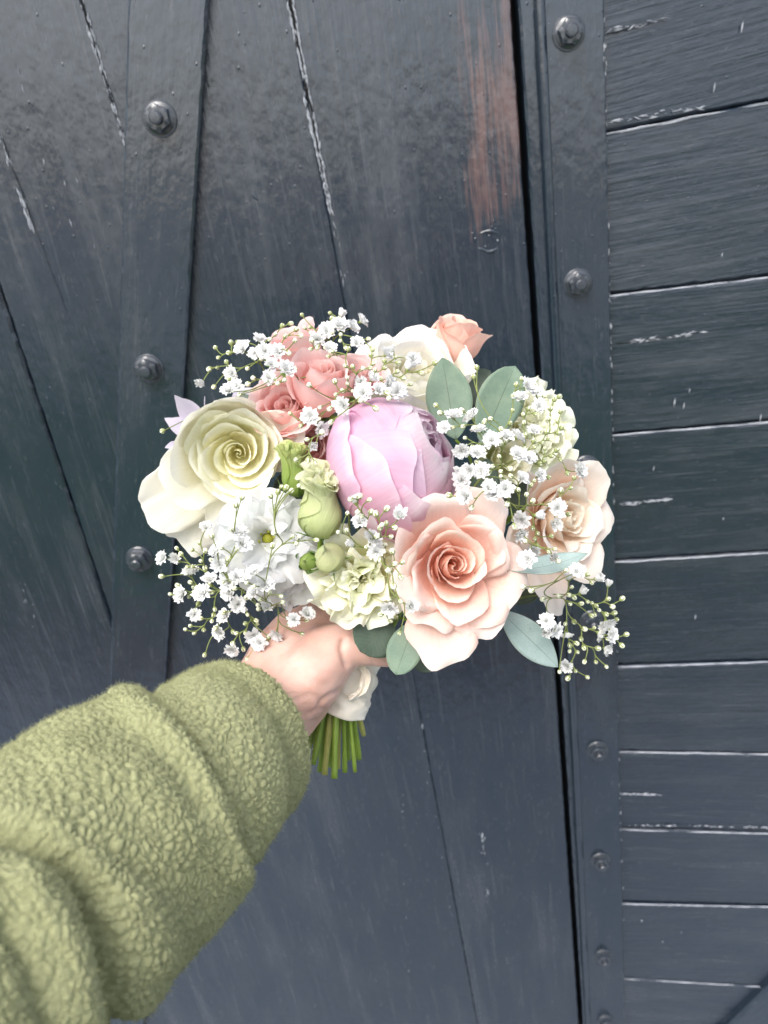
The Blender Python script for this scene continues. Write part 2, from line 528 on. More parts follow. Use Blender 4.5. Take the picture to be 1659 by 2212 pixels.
def board(name, lines, keep, direction, y, thick, mat, parent, gap=.0008, jit=.0006, bev=.0022, rect=RECT, tilt=0.0, seed=0, step=.009):
    """a board on the wall plane: the rectangle cut by lines; front face at Y=y, its edges chamfered and a little uneven"""
    rnd = random.Random(seed * 31 + 5)
    poly = list(rect)
    for a, b in lines:
        a, b = shrink(a, b, keep, gap)
        poly = clip(poly, a, b, keep)
    if len(poly) < 3: return None
    d = direction.normalized()
    c = sum(poly, Vector((0, 0))) / len(poly)
    xl = Vector((d.y, -d.x))
    loc = [(((p - c).dot(xl)), ((p - c).dot(d))) for p in poly]
    pts = []
    for i in range(len(loc)):
        p, q = Vector(loc[i]), Vector(loc[(i + 1) % len(loc)])
        n = max(1, int((q - p).length / step))
        nr = Vector((-(q - p).y, (q - p).x)).normalized()
        for k in range(n):
            w = p.lerp(q, k / n)
            pts.append(w + nr * rnd.uniform(-jit, jit) * (0 if k == 0 else 1))
    area = sum(pts[i].x * pts[(i + 1) % len(pts)].y - pts[(i + 1) % len(pts)].x * pts[i].y for i in range(len(pts)))
    if area < 0: pts.reverse()
    m = len(pts)
    inner = []
    for i in range(m):
        t = (pts[(i + 1) % m] - pts[i - 1])
        t = t.normalized() if t.length > 1e-9 else Vector((1, 0))
        inner.append(pts[i] + Vector((-t.y, t.x)) * bev * rnd.uniform(.75, 1.3))
    # tilt: the board leans so that its +x side stands proud (lapped boards)
    w2 = max(abs(p.x) for p in pts) + 1e-6
    yy = lambda p: -tilt * p.x / w2
    v = [(p.x, yy(p), p.y) for p in inner] + [(p.x, yy(p) + bev, p.y) for p in pts] + [(p.x, thick, p.y) for p in pts]
    f = [tuple(range(m))]
    for i in range(m):
        j = (i + 1) % m
        f.append((m + i, m + j, j, i)); f.append((2 * m + i, 2 * m + j, m + j, m + i))
    f.append(tuple(range(3 * m - 1, 2 * m - 1, -1)))
    me = mesh_from(name, v, f, None, False)
    o = obj(name, me, mat, parent)
    o.matrix_world = Matrix(((xl.x, 0, d.x, c.x), (0, 1, 0, y), (xl.y, 0, d.y, c.y), (0, 0, 0, 1)))
    return o

def L(x0, y0, x1, y1, off=0):
    return W(x0, y0, off), W(x1, y1, off)

def flakes(name, parent, lines, n, smin, smax, seed, spread=.0012, y=-.0004, hmul=1.0, mat='chip_glint', wr=(.06, .22), an_=.10, off=0):
    """lifted slivers of paint along cracks: many small ridges joined"""
    rnd = random.Random(seed)
    mb = MB()
    for a, b in lines:
        t = (b - a).normalized(); nn = Vector((-t.y, t.x))
        runs = [rnd.random() for _ in range(6)]
        for k in range(n):
            u = rnd.random()
            if rnd.random() > runs[int(u * 6) % 6] ** .7: continue
            c = a.lerp(b, u) + nn * (rnd.gauss(0, spread) + off * rnd.choice((-1, 1)) * (1 - .7 * u))
            l = rnd.uniform(smin, smax); w = l * rnd.uniform(*wr); h = w * rnd.uniform(.3, .8) * hmul
            an = rnd.gauss(0, an_)
            t2 = t * math.cos(an) + nn * math.sin(an); n2 = Vector((-t2.y, t2.x))
            pts = [c - t2 * l, c - n2 * w, c + t2 * l, c + n2 * w]
            v = [(p.x, y + .0006, p.y) for p in pts] + [((c + n2 * w * rnd.uniform(-.4, .4)).x, y - h, (c + n2 * w * .2).y)]
            mb.add(v, [(1, 0, 4), (2, 1, 4), (3, 2, 4), (0, 3, 4)])
    o = mb.build(name, M[mat], parent, False)
    o['kind'] = 'stuff'
    return o

door = tag(empty('timber_door', (W(700, 1100).x, 0, 0)), 'black glossy painted door of slanting boards behind the bouquet', 'boarded door', kind='thing')  # the boarded door leaf, left of the gap
wall = tag(empty('boarded_wall', (W(1500, 1100).x, 0, 0)), 'black painted wall of stacked horizontal boards right of the door gap', 'wall', kind='thing')

strapL_l = L(285, 0, 245, 1400); strapL_r = L(455, 0, 365, 1400); strapL_c = L(370, 0, 305, 1400)
gapline = L(1103, 0, 1247, 2160); gapline_r = L(1117, 0, 1256, 2160)
beadline = L(1162, 0, 1266, 2160); strapR_r = L(1300, 0, 1346, 2160); strapR_c = L(1230, 0, 1305, 2160)

def fix(o):   # parts were built in world space
    return o

def dirof(l): 
    d = (l[0] - l[1]).normalized()
    return d if d.y > 0 else -d

def add_board(name, parent, lines, keep, d, y, th, mat, **k):
    o = board(name, lines, keep, d, y, th, mat, None, **k)
    if o is None: return None
    mw = o.matrix_world.copy()
    o.parent = parent
    o.matrix_parent_inverse = Matrix.Identity(4)
    o.matrix_basis = parent.matrix_basis.inverted() @ mw
    return o

def reparent(o, parent):
    o.parent = parent
    o.matrix_basis = parent.matrix_basis.inverted() @ o.matrix_basis
    return o

# door boards, left of the iron-like strap
A = L(175, 0, 272, 315); B = L(0, 290, 150, 690); C = L(0, 620, 240, 1335)
k1 = W(30, 1200); k2 = W(70, 560); k3 = W(190, 500)
add_board('plank', door, [C, strapL_c], W(30, 1300), dirof(C), 0, .03, M['paint'], gap=.0016, seed=1, bev=.003)
add_board('plank', door, [C, A, strapL_c], W(140, 500), dirof(C), .0008, .03, M['paint'], gap=.0004, seed=2, jit=.0005, bev=.0016)
add_board('plank', door, [A, strapL_c], W(300, 200), dirof(A), 0, .03, M['paint'], gap=.0005, seed=3, jit=.0006, bev=.0016)
# right of the strap
Dl = L(622, 0, 742, 600)
Dl2 = L(742, 600, 985, 2212)
Dm = L(622, 0, 905, 1530)
add_board('plank', door, [strapL_c, Dm], W(560, 400), dirof(Dm), -.0004, .03, M['paint'], gap=.0002, seed=4, jit=.0004, bev=.0012)
add_board('plank', door, [Dm, gapline], W(950, 400), dirof(gapline), .0006, .03, M['paint_reflection'], gap=.0002, seed=5, jit=.0004, bev=.0012)

# left strap
add_board('strap', door, [strapL_l, strapL_r], W(350, 500), dirof(strapL_c), -.012, .0125, M['paint_iron'], gap=0, jit=.0003, bev=.0022, seed=6)

# wall side: edge strip, bead, strap and horizontal boards
add_board('edge_strip', wall, [gapline_r, beadline], W(1140, 300), dirof(gapline_r), -.003, .04, M['paint_iron'], gap=.0006, seed=7, jit=.0004)
add_board('strap', wall, [beadline, strapR_r], W(1230, 300), dirof(strapR_c), -.010, .03, M['paint_iron'], gap=.0004, jit=.0006, bev=.0016, seed=8)
mb = MB()
pa, pb_ = beadline
dd = (pb_ - pa)
path = [pa + dd * u for u in [-.35 + 1.7 * i_ / 59 for i_ in range(60)]]
mb.tube([(p.x, -.0085 + random.uniform(-.0003, .0003), p.y) for p in path], [.0048 + random.uniform(-.0003, .0003) for _ in path], 10)
reparent(mb.build('bead', M['paint_iron']), wall)
# dark rebate behind the gap
v = []
for p, q in ((gapline, gapline_r),):
    a0, a1 = p[0] + (p[0] - p[1]) * .4, p[1] + (p[1] - p[0]) * .4
    v += [(a0.x - .02, .034, a0.y), (a1.x - .02, .034, a1.y), (a1.x + .03, .034, a1.y), (a0.x + .03, .034, a0.y)]
reparent(obj('rebate', mesh_from('rebate', v, [(0, 1, 2, 3)], None, False), M['gap']), door)
bx0 = [(-1.05, .0325, .05), (1.05, .0325, .05), (1.05, .0325, 2.2), (-1.05, .0325, 2.2)]
v = [(x, y + dy, z) for dy in (.004, .02) for x, y, z in bx0]
reparent(obj('backing', mesh_from('backing', v, [(0, 1, 2, 3), (7, 6, 5, 4), (0, 4, 5, 1), (2, 6, 7, 3), (1, 5, 6, 2), (3, 7, 4, 0)], None, False), M['gap']), wall)

seams = [(1300, -480, 1659, -640), (1304, -110, 1659, -215), (1310, 287, 1659, 217), (1320, 637, 1659, 597), (1325, 938, 1659, 910), (1335, 1212, 1659, 1192),
         (1335, 1438, 1659, 1428), (1340, 1622, 1659, 1628), (1342, 1790, 1659, 1800), (1345, 1950, 1659, 1958), (1350, 2112, 1659, 2132), (1352, 2250, 1659, 2280), (1355, 2380, 1659, 2420)]
SL = [L(*s) for s in seams]
for i in range(len(SL) - 1):
    mid = (SL[i][0] + SL[i][1] + SL[i + 1][0] + SL[i + 1][1]) / 4
    dv = (SL[i][1] - SL[i][0]).normalized()
    if dv.x < 0: dv = -dv
    add_board('plank', wall, [SL[i], SL[i + 1], strapR_c], mid, dv, .0 + .0012 * ((i * 7) % 3 - 1), .03, M['paint'], gap=(.0004, .0008, .0003)[i % 3], seed=20 + i,
              jit=.0005, bev=.0030, tilt=-.0012)

# diagonal brace in the lower right corner
br1 = L(1659, 2135, 1580, 2212, .012); br2 = L(1659, 2330, 1580, 2407, .012)
add_board('brace', wall, [br1, br2], W(1650, 2205, .03), dirof(br1), -.012, .012, M['paint_iron'], gap=0, seed=50,
          rect=[Vector((W(1380, 2200).x, .1)), Vector((1, .1)), Vector((1, 1.5)), Vector((W(1380, 2200).x, 1.5))], bev=.004)

# cracks and lifted paint
def crack(parent, line, wmax, y, seed, taper=True):
    rnd = random.Random(seed); a, b = line; n_ = 60
    t = (b - a).normalized(); nn = Vector((-t.y, t.x))
    top_, bot_ = [], []
    for i in range(n_ + 1):
        u = i / n_
        w = wmax * (.35 + .65 * abs(noise.noise(Vector((u * 14, seed, 0))))) * ((1 - u) ** .6 if taper else 1) + .0001
        o_ = .0012 * noise.noise(Vector((u * 9, seed, 5)))
        c = a.lerp(b, u) + nn * o_
        top_.append(c + nn * w * rnd.uniform(.6, 1)); bot_.append(c - nn * w * rnd.uniform(.6, 1))
    v = [(p.x, y, p.y) for p in top_] + [(p.x, y, p.y) for p in bot_]
    f = [(i, i + 1, n_ + 2 + i, n_ + 1 + i) for i in range(n_)]
    reparent(obj('crack', mesh_from('crack', v, f, None, False), M['gap']), parent)
crack(door, L(176, 0, 272, 315), .0022, -.0009, 1); crack(door, L(626, 0, 715, 460), .0034, -.0012, 2); crack(door, L(0, 290, 150, 690), .0008, -.0005, 3)
crack(wall, L(1310, 75, 1440, 42), .0010, -.0022, 4); crack(wall, L(1330, 742, 1520, 716), .0010, -.0022, 5); crack(wall, L(1343, 1783, 1659, 1790), .0012, -.0022, 6, False)
reparent(flakes('paint_flake_glints', None, [L(175, 0, 272, 315)], 300, .0010, .0048, 1, .0005, y=-.0012, hmul=1.2, wr=(.06, .24), an_=.16, off=.0019), door)
reparent(flakes('paint_flake_glints', None, [L(0, 290, 70, 500)], 60, .002, .006, 2, .0012), door)
reparent(flakes('paint_flake_glints', None, [L(626, 0, 665, 200), L(660, 190, 715, 460)], 270, .0010, .0055, 3, .0006, y=-.0014, hmul=1.2, wr=(.06, .24), an_=.16, off=.0029), door)
reparent(flakes('paint_flake_glints', None, [L(715, 460, 745, 610), L(905, 1530, 975, 1990), L(870, 1700, 880, 2100), L(1040, 1800, 1060, 2000)], 26, .002, .006, 4, .0020), door)
reparent(flakes('paint_flake_glints', None, [L(10, 60, 180, 700), L(90, 250, 200, 560), L(30, 1200, 90, 1400), L(60, 700, 170, 1120)], 9, .0015, .005, 5, .006), door)
wl = []
for s in seams[2:11]:
    wl.append(L(s[0] + 6, s[1] + 2, s[2] + 20, s[3] + 1))
reparent(flakes('paint_flake_glints', None, wl, 70, .006, .024, 6, .0004, y=-.0012, wr=(.02, .055), an_=.012), wall)
reparent(flakes('paint_flake_glints', None, [L(1320, 262, 1520, 232), L(1310, 70, 1440, 40), L(1330, 742, 1520, 716), L(1345, 1712, 1430, 1716), L(1345, 1780, 1659, 1785), L(1335, 1088, 1450, 1078)], 80, .0010, .0055, 7, .0010, y=-.0026, wr=(.04, .2), an_=.2), wall)
reparent(flakes('paint_flake_glints', None, [L(1182, 0, 1196, 600), L(1300, 30, 1318, 900), L(1318, 900, 1346, 2160)], 46, .0012, .0045, 8, .0006, y=-.0098), wall)

# vertical nicks in the paint of the wall boards, their pale colour painting in glints
mbk = MB()
rn = random.Random(4)
nick_px = [(1557, 550), (1487, 842), (1560, 1118), (1455, 868), (1475, 875), (1410, 1010), (1470, 2010), (1385, 1985), (1600, 60), (1540, 190), (1430, 2030), (1500, 1330), (1640, 900)]
for (x, y) in nick_px:
    c = W(x, y); l = rn.uniform(.0015, .006) * (1 if y < 1200 else .8); w = rn.uniform(.0004, .0010)
    mbk.add([(c.x, -.0035, c.y - l), (c.x + w, -.0032, c.y), (c.x, -.0035, c.y + l), (c.x - w, -.0032, c.y), (c.x, -.0052, c.y)], [(0, 1, 4), (1, 2, 4), (2, 3, 4), (3, 0, 4)])
o = mbk.build('paint_nick_glints', M['chip_glint'], None, False); o['kind'] = 'stuff'; reparent(o, wall)

# knots under the paint: low irregular rings
def knot(px, py, rx, rz, seed):
    c = W(px, py); n = 28; mbx = MB(); rnd = random.Random(seed)
    rad = [1 + .18 * noise.noise(Vector((math.cos(a) * 1.3 + seed, math.sin(a) * 1.3, 0))) for a in np.linspace(0, 2 * math.pi, n, False)]
    path = []; rr = []
    for i in range(n + 1):
        a = 2 * math.pi * i / n
        path.append((c.x + rx * rad[i % n] * math.cos(a), 0.0020 + .0012 * math.sin(2 * a + seed), c.y + rz * rad[i % n] * math.sin(a)))
        rr.append(.0014 + .0016 * abs(noise.noise(Vector((a * 1.1 if i < n else 0, seed, 2)))))
    mbx.tube(path, rr, 8, False)
    for k in range(7):
        a = rnd.uniform(0, 6.28); q = rnd.uniform(.5, 1.5)
        x, z = c.x + rx * q * math.cos(a), c.y + rz * q * math.sin(a); r = rnd.uniform(.001, .0028)
        vv = [(x + r * math.cos(t) * s, .0008 - r * .5 * h, z + r * math.sin(t) * s) for s, h in ((1, 0), (.75, .6), (.3, .95)) for t in np.linspace(0, 2 * math.pi, 8, False)]
        mbx.add(vv, grid_faces(8, 3, True) + [tuple(range(16, 24))])
    reparent(mbx.build('knot', M['paint_iron']), door)
knot(565, 398, .012, .016, 3)
knot(1055, 521, .015, .010, 8)

# bolts
def lathe(prof, n, mbx, cx=0, cz=0, y0=0, flip=False):
    v = []
    for r, h in prof:
        for k in range(n):
            a = 2 * math.pi * k / n
            v.append((cx + r * math.cos(a), y0 - h, cz + r * math.sin(a)))
    f = grid_faces(n, len(prof), True)
    f.append(tuple((len(prof) - 1) * n + k for k in range(n)))
    mbx.add(v, f)

wa = MB(); lathe([(.0172, 0), (.0172, .0014), (.0160, .0026), (.0095, .0030)], 32, wa)
nu_ = MB()
hexp = []
for r, h in ((.0150, .0026), (.0150, .0038), (.0136, .0050), (.0136, .0118), (.0110, .0132), (.0070, .0133)):
    hexp.append((r, h))
v = []
for j, (r, h) in enumerate(hexp):
    for k in range(36):
        a = 2 * math.pi * k / 36
        hx = math.cos(math.pi / 6) / math.cos((a % (math.pi / 3)) - math.pi / 6)
        rr = r * (hx * .98 if j in (2, 3) else 1)
        v.append((rr * math.cos(a), -h, rr * math.sin(a)))
f = grid_faces(36, len(hexp), True); f.append(tuple(5 * 36 + k for k in range(36)))
nu_.add(v, f)
sh = MB(); lathe([(.0064, .011), (.0064, .0185), (.0050, .0200), (.002, .0202)], 24, sh)
me_w = mesh_from('washer', wa.v, wa.f, None, True); me_n = mesh_from('nut', nu_.v, nu_.f, None, True); me_s = mesh_from('bolt_shank', sh.v, sh.f, None, True)
for me in (me_w, me_n, me_s):
    me.materials.append(M['bolt'])
    if hasattr(me, 'set_sharp_from_angle'): me.set_sharp_from_angle(angle=R_(38))
def bolt(px, py, off, parent, s):
    c = W(px, py, off)
    b = empty('bolt')
    b.matrix_basis = Matrix.Translation((c.x, -off, c.y)) @ Matrix.Rotation(random.uniform(0, 1), 4, 'Y') @ Matrix.Scale(s, 4)
    reparent(b, parent)
    for nm, me in (('washer', me_w), ('nut', me_n), ('shank', me_s)):
        o = obj(nm, me, None, b)
for (x, y) in ((346, 257), (322, 797), (302, 1207), (286, 1560), (272, 1880)): bolt(x, y, .0118, door, 1.0)
for (x, y) in ((1228, 72), (1248, 612), (1266, 1010), (1278, 1340), (1290, 1620), (1297, 1858), (1303, 2065), (1308, 2205)): bolt(x, y, .0098, wall, .92)

# ------------------------------------------------------------------ bouquet: petals
def petal_mesh(L_, th, r0, Wd, phi, z0=0.0, nu=17, nv=15, rnd=(.32, 2.4), spiral=0.0, side=0.0, ruff=(0, 0, 0), fine=(0, 0), tip=0.0,
               notch=0.0, rs=None, wprof=(.34, .62), lean=0.0, rmin=3.5, wob=0.6, lip=0.0, warp=0.0):
    """one petal (mm): a strip of a surface turned about the flower axis.
    th: angles (deg) of the profile from the axis, base to rim; Wd: half width; side: how far the flanks roll outwards"""
    rs = rs or random
    u = np.linspace(-1, 1, nu)[None, :].repeat(nv, 0)
    v = np.linspace(0, 1, nv)[:, None].repeat(nu, 1)
    au = np.abs(u)
    smax = L_ * (1 - rnd[0] * au ** rnd[1] + tip * np.exp(-(u / .16) ** 2) - notch * np.exp(-(u / .13) ** 2))
    ph = [rs.uniform(0, 6.28) for _ in range(8)]
    smax = smax * (1 + .022 * np.sin(3.1 * u + ph[0]) + .014 * np.sin(7.3 * u + ph[1]))
    s = v * smax / L_
    kn = np.linspace(0, 1, len(th))
    sc_ = np.clip(s, 0, 1.05)
    TH = np.interp(sc_.ravel(), kn, th).reshape(sc_.shape)
    TH = TH + side * (au ** 2.2) * np.clip(v, 0, 1) ** 2.5
    TH = TH + wob * 5 * np.sin(2.2 * u + ph[2]) * v + wob * 4 * np.sin(4.1 * u + ph[3]) * v ** 2
    if lip:
        q = np.clip((v - .84) / .16, 0, 1)
        TH = TH + lip * q * q * (1 + .6 * np.sin(3.7 * u + ph[6]))
    if ruff[0]:
        TH = TH + ruff[0] * v ** ruff[2] * (np.sin(ruff[1] * u + ph[4]) + .6 * np.sin(ruff[1] * 1.83 * u + ph[5]))
    THr = np.radians(TH)
    ds = smax / (nv - 1)
    r = r0 + np.vstack([np.zeros((1, nu)), np.cumsum((np.sin((THr[1:] + THr[:-1]) / 2)) * ds[1:], 0)])
    z = z0 + np.vstack([np.zeros((1, nu)), np.cumsum((np.cos((THr[1:] + THr[:-1]) / 2)) * ds[1:], 0)])
    wf = wprof[0] + (1 - wprof[0]) * np.clip(v / wprof[1], 0, 1) ** .8
    rc = np.maximum(np.interp(v[:, 0], v[:, 0], r[:, nu // 2]), rmin)[:, None]
    ang = np.clip(Wd * wf / rc, 0, 2.7) * u
    if ruff[0]:
        ang = ang + .12 * v ** 2 * np.sin(ruff[1] * u + ph[6]) * min(1, ruff[0] / 30)
    r = r + spiral * u + lean * u * v
    if fine[0]:
        z = z + fine[0] * v ** 3 * np.sin(fine[1] * u + ph[6])
        r = r + fine[0] * v ** 3 * np.sin(fine[1] * 1.21 * u + ph[7])
    r = np.where(r < .3, .3, r)
    a = R_(phi) + ang
    x, y = r * np.cos(a), r * np.sin(a)
    V = np.stack([x, y, z], -1).reshape(-1, 3)
    if warp:
        vv = v.reshape(-1, 1)
        dv = np.zeros_like(V)
        for q in range(5):
            kv = np.array([rs.gauss(0, 1) for _ in range(3)]); kv *= (1.1 + .5 * q) / 14.0 / np.linalg.norm(kv) * 2.2
            av = np.array([rs.gauss(0, 1) for _ in range(3)])
            dv += np.sin(V @ kv + rs.uniform(0, 6.28))[:, None] * av * (.75 ** q)
        V = V + dv * warp * .5 * vv ** 1.3
    V = V * .001
    UV = np.stack([(u + 1) / 2, v * smax / smax.max()], -1).reshape(-1, 2)
    return V, UV, nu, nv

MAJOR = []      # meshes that sprigs must not run through: (object)
def put_petal(root, mat, k=1.0, color=(1, 1, 1), name='petal', **kw):
    V, UV, nu, nv = petal_mesh(**kw)
    o = obj(name, mesh_from(name, V * k, grid_faces(nu, nv), UV), M[mat], root, color)
    MAJOR.append(o)
    return o

def frame(pos, axis):
    z = axis.normalized()
    x = RT - RT.dot(z) * z
    if x.length < .2: x = UP - UP.dot(z) * z
    x.normalize()
    y = z.cross(x)
    m = Matrix.Identity(4)
    for i in range(3):
        m[i][0], m[i][1], m[i][2], m[i][3] = x[i], y[i], z[i], pos[i]
    return m

HT = P(768, 1418, .478); HB = P(728, 1540, .470)          # handle: top and bottom of the binding
STEM_ENDS = [(661, 1622, .462), (676, 1652, .452), (693, 1666, .474), (701, 1674, .455), (722, 1682, .448), (745, 1668, .470), (767, 1668, .462),
             (786, 1588, .490), (712, 1655, .486), (752, 1640, .488), (683, 1635, .486), (730, 1660, .478), (775, 1640, .480), (705, 1640, .466)]
stem_i = [0]
def add_stem(root, rad=.0022, mat='stem', from_local=Vector((0, 0, 0))):
    i = stem_i[0]; stem_i[0] += 1
    if i % 4 == 3: mat = 'stem_pale'
    rad *= (1.0, .8, 1.12, .75, 1.2)[i % 5]
    mw = root.matrix_basis
    p0 = mw @ from_local
    axis = (mw.to_3x3() @ Vector((0, 0, 1))).normalized()
    e = STEM_ENDS[i % len(STEM_ENDS)]
    hx = RT * ((e[0] - 722) / 65 * .0125) + FW * ((e[2] - .468) / .02 * .011)
    p3 = P(*e)
    dl = (p0 - HT).length
    mid = p0 - axis * min(.035, dl * .3)
    pts = [p0, mid, HT + hx + (p0 - HT) * .12, HT + hx * .9, HB + hx * .95]
    path = catmull(pts, 32) + [(HB + hx * .95).lerp(p3, (j + 1) / 8) for j in range(8)]
    inv = mw.inverted()
    mb = MB()
    mb.tube([inv @ p for p in path], [rad * (1.0 + .12 * math.sin(j * .9 + i)) for j in range(40)], 9)
    o = mb.build('stem', M[mat], root)
    return o

def flower(name, label, cat, px, py, z, axis, h, group=None):
    """root of a flower: its heart is seen at (px,py), h millimetres above its base"""
    axis = axis.normalized()
    pos = P(px, py, z) - axis * (h * .001)
    e = empty(name, mat=frame(pos, axis))
    e.matrix_basis = frame(pos, axis)
    return tag(e, label, cat, group)

def sepals(root, k, n=5, th=(60, 20, -5, -10), L_=26, W_=4, name='sepal', off=0, r0=3, z0=0):
    for i in range(n):
        put_petal(root, 'sepalm', k, name=name, L_=L_ * random.uniform(.85, 1.15), th=th, r0=r0, Wd=W_, phi=off + 360 / n * i + random.uniform(-10, 10), z0=z0, nu=7, nv=9,
                  rnd=(.7, 1.1), wprof=(1, .3), rmin=2)
M['sepalm'] = M['sepal']

def rose(root, mat, k, rings, seed, tint_in=(1, 1, 1), tint_out=(1, 1, 1)):
    """rings: (n, r0, L, th, W, spiral, side, phase or explicit list of angles)"""
    rs = random.Random(seed)
    tot = len(rings)
    for j, (n, r0, L_, th, Wd, sp, side, phs) in enumerate(rings):
        t = j / max(1, tot - 1)
        for i in range(n):
            phi = phs[i] if hasattr(phs, '__len__') else phs + i * 360 / n + rs.uniform(-24, 24)
            tj = [a + rs.uniform(-6, 6) * (.4 + t) for a in th]
            c = [(a * (1 - t) + b * t) * rs.uniform(.97, 1.0) for a, b in zip(tint_in, tint_out)]
            put_petal(root, mat, k, c, L_=L_ * rs.uniform(.92, 1.07), th=tj, r0=r0 + .35 * i, Wd=Wd * rs.uniform(.94, 1.06), phi=phi, spiral=sp, side=side * rs.uniform(.6, 1.3),
                      rs=rs, rnd=(.30 if t > .3 else .22, 2.6), tip=.0 if t < .5 else .02, wob=.5 + t, nu=25, nv=23, fine=(.16 / k, 19), lip=8 + 24 * t, warp=(.5 + 1.1 * t) / max(k, .6))

OPEN = [(2, .8, 26, [10, 3, -7, -8], 7, 1.6, 0, 10), (3, 1.8, 28, [38, 10, -9, 2], 12, 2.2, 3, 70), (3, 2.8, 31, [56, 20, -2, 18], 18, 2.6, 8, 20),
        (4, 3.4, 34.5, [66, 33, 8, 34], 23, 2.8, 14, 65), (5, 4.0, 40, [76, 45, 22, 56], 27, 2.6, 24, 5), (4, 4.4, 46, [80, 54, 42, 84], 32, 2.2, 32, 40), ]

# ---- the large peach rose in front
r = flower('rose', 'large open peach rose at the front, lower right of the lilac peony', 'rose', 992, 1222, .392, ax(.16, .06, 1), 29)
rose(r, 'peach', .85, OPEN, 3, (1.0, .93, .86), (1, 1, 1))
for phi, L_, th, w in ((262, 62, [82, 66, 62, 84], 35), (300, 50, [82, 62, 58, 92], 34), (345, 52, [82, 64, 62, 104], 35), (60, 52, [82, 64, 60, 80], 33), (108, 50, [82, 56, 40, 50], 33), (205, 46, [82, 48, 32, 74], 30), (165, 40, [80, 44, 24, 60], 24)):
    put_petal(r, 'peach', .87, (1.02, 1.04, 1.05), L_=L_, th=th, r0=4.6, Wd=w, phi=phi, spiral=1.5, side=26, tip=.03, wob=1.3, lip=26, fine=(.22, 17), warp=1.8, nu=23, nv=21, rs=random.Random(int(phi)))
sepals(r, .8, 5, (90, 110, 120, 130))
add_stem(r, .0026)

# ---- peach rose on the right edge
r = flower('rose', 'pale peach rose turned to the right edge, behind the baby\'s breath', 'rose', 1258, 1120, .462, ax(.52, -.02, .85), 29)
rose(r, 'peachpale', .84, OPEN[:5], 11, (1.03, 1.06, .98), (1.02, 1.06, 1.04))
for phi, L_, th, w in ((250, 66, [84, 70, 62, 66], 34), (300, 48, [82, 60, 50, 80], 32), (355, 44, [82, 56, 48, 92], 32), (50, 46, [82, 50, 38, 50], 31), (110, 50, [82, 50, 34, 30], 33), (170, 54, [84, 64, 50, 30], 34), (215, 62, [84, 70, 60, 52], 34)):
    put_petal(r, 'peachpale', .94, (1, 1, 1), L_=L_, th=th, r0=4.6, Wd=w, phi=phi, spiral=1.5, side=20, tip=.03, wob=1.2, lip=26, fine=(.22, 17), warp=1.8, nu=21, nv=19, rs=random.Random(int(phi) + 5))
add_stem(r, .0025)

# ---- cream rose on the left
r = flower('rose', 'big cream yellow rose opening at the left of the bouquet', 'rose', 512, 985, .428, ax(.14, -.16, .95), 31)
rose(r, 'cream', .86, [(2, .8, 25, [10, 3, -6, -4], 7, 1.6, 0, 40), (3, 1.8, 27, [40, 14, -2, 14], 12, 2.2, 3, 100), (3, 2.8, 30, [58, 26, 4, 22], 18, 2.8, 10, 50),
                        (4, 3.4, 35, [68, 36, 12, 34], 23, 2.8, 16, 15), (5, 4.0, 41, [76, 44, 18, 36], 28, 2.6, 22, 55), (4, 4.4, 47, [82, 48, 14, 16], 32, 2.2, 14, 20)], 5, (1.0, 1.0, .95), (1, 1, 1))
for phi, L_, th, w in ((120, 60, [86, 58, 14, -12], 34), (165, 62, [86, 60, 16, -10], 34), (80, 56, [86, 54, 14, -8], 32), (205, 60, [86, 62, 40, 24], 33), (15, 50, [84, 56, 40, 50], 30)):
    put_petal(r, 'ivory', .88, (1.0, 1.0, .98), L_=L_, th=th, r0=4.6, Wd=w, phi=phi, spiral=1.5, side=8, wob=1.0, lip=26, fine=(.22, 17), warp=1.8, nu=21, nv=19, rs=random.Random(int(phi) + 9))
# wide guard petals hanging out at lower left
for phi, L_, th, w, z0 in ((213, 76, [88, 78, 74, 96], 31, -6), (238, 80, [92, 92, 84, 100], 28, -9), (258, 62, [86, 70, 62, 84], 22, -3)):
    put_petal(r, 'ivory', .88, (1.0, .99, .95), L_=L_, th=th, r0=5, Wd=w, phi=phi, z0=z0, side=10, wob=1.4, lip=18, fine=(.3, 15), warp=2.5, nu=23, nv=21, rnd=(.22, 3.0), rs=random.Random(int(phi) + 2))
add_stem(r, .0026)

# ---- ivory rose at the back
r = flower('rose', 'ivory white rose at the back behind the two eucalyptus leaves', 'rose', 905, 800, .498, ax(.12, .58, .80), 28)
rose(r, 'ivory', .95, [(3, 1.5, 30, [20, 2, -8, -6], 11, 1.6, 0, 0), (4, 2.4, 34, [56, 10, -10, -6], 18, 2.0, 2, 40), (5, 3.4, 42, [72, 28, -6, -8], 25, 2.2, 6, 10),
                        (5, 4.0, 50, [84, 46, 0, -4], 32, 2.2, 10, 36)], 8, (1, 1, .95), (1, 1, 1))
for phi, L_, th, w in ((30, 54, [86, 56, 22, 30], 30), (80, 54, [86, 56, 26, 40], 30), (140, 52, [86, 60, 40, 66], 30), (270, 52, [86, 56, 10, 0], 36), (330, 54, [86, 58, 14, 6], 34), (205, 52, [86, 60, 30, 44], 30)):
    put_petal(r, 'ivory', .98, (1, 1, 1), L_=L_, th=th, r0=4.6, Wd=w, phi=phi, spiral=1.2, side=12, wob=1.2, lip=26, fine=(.22, 17), warp=1.8, nu=21, nv=19, rs=random.Random(int(phi) + 71))
add_stem(r, .0026)

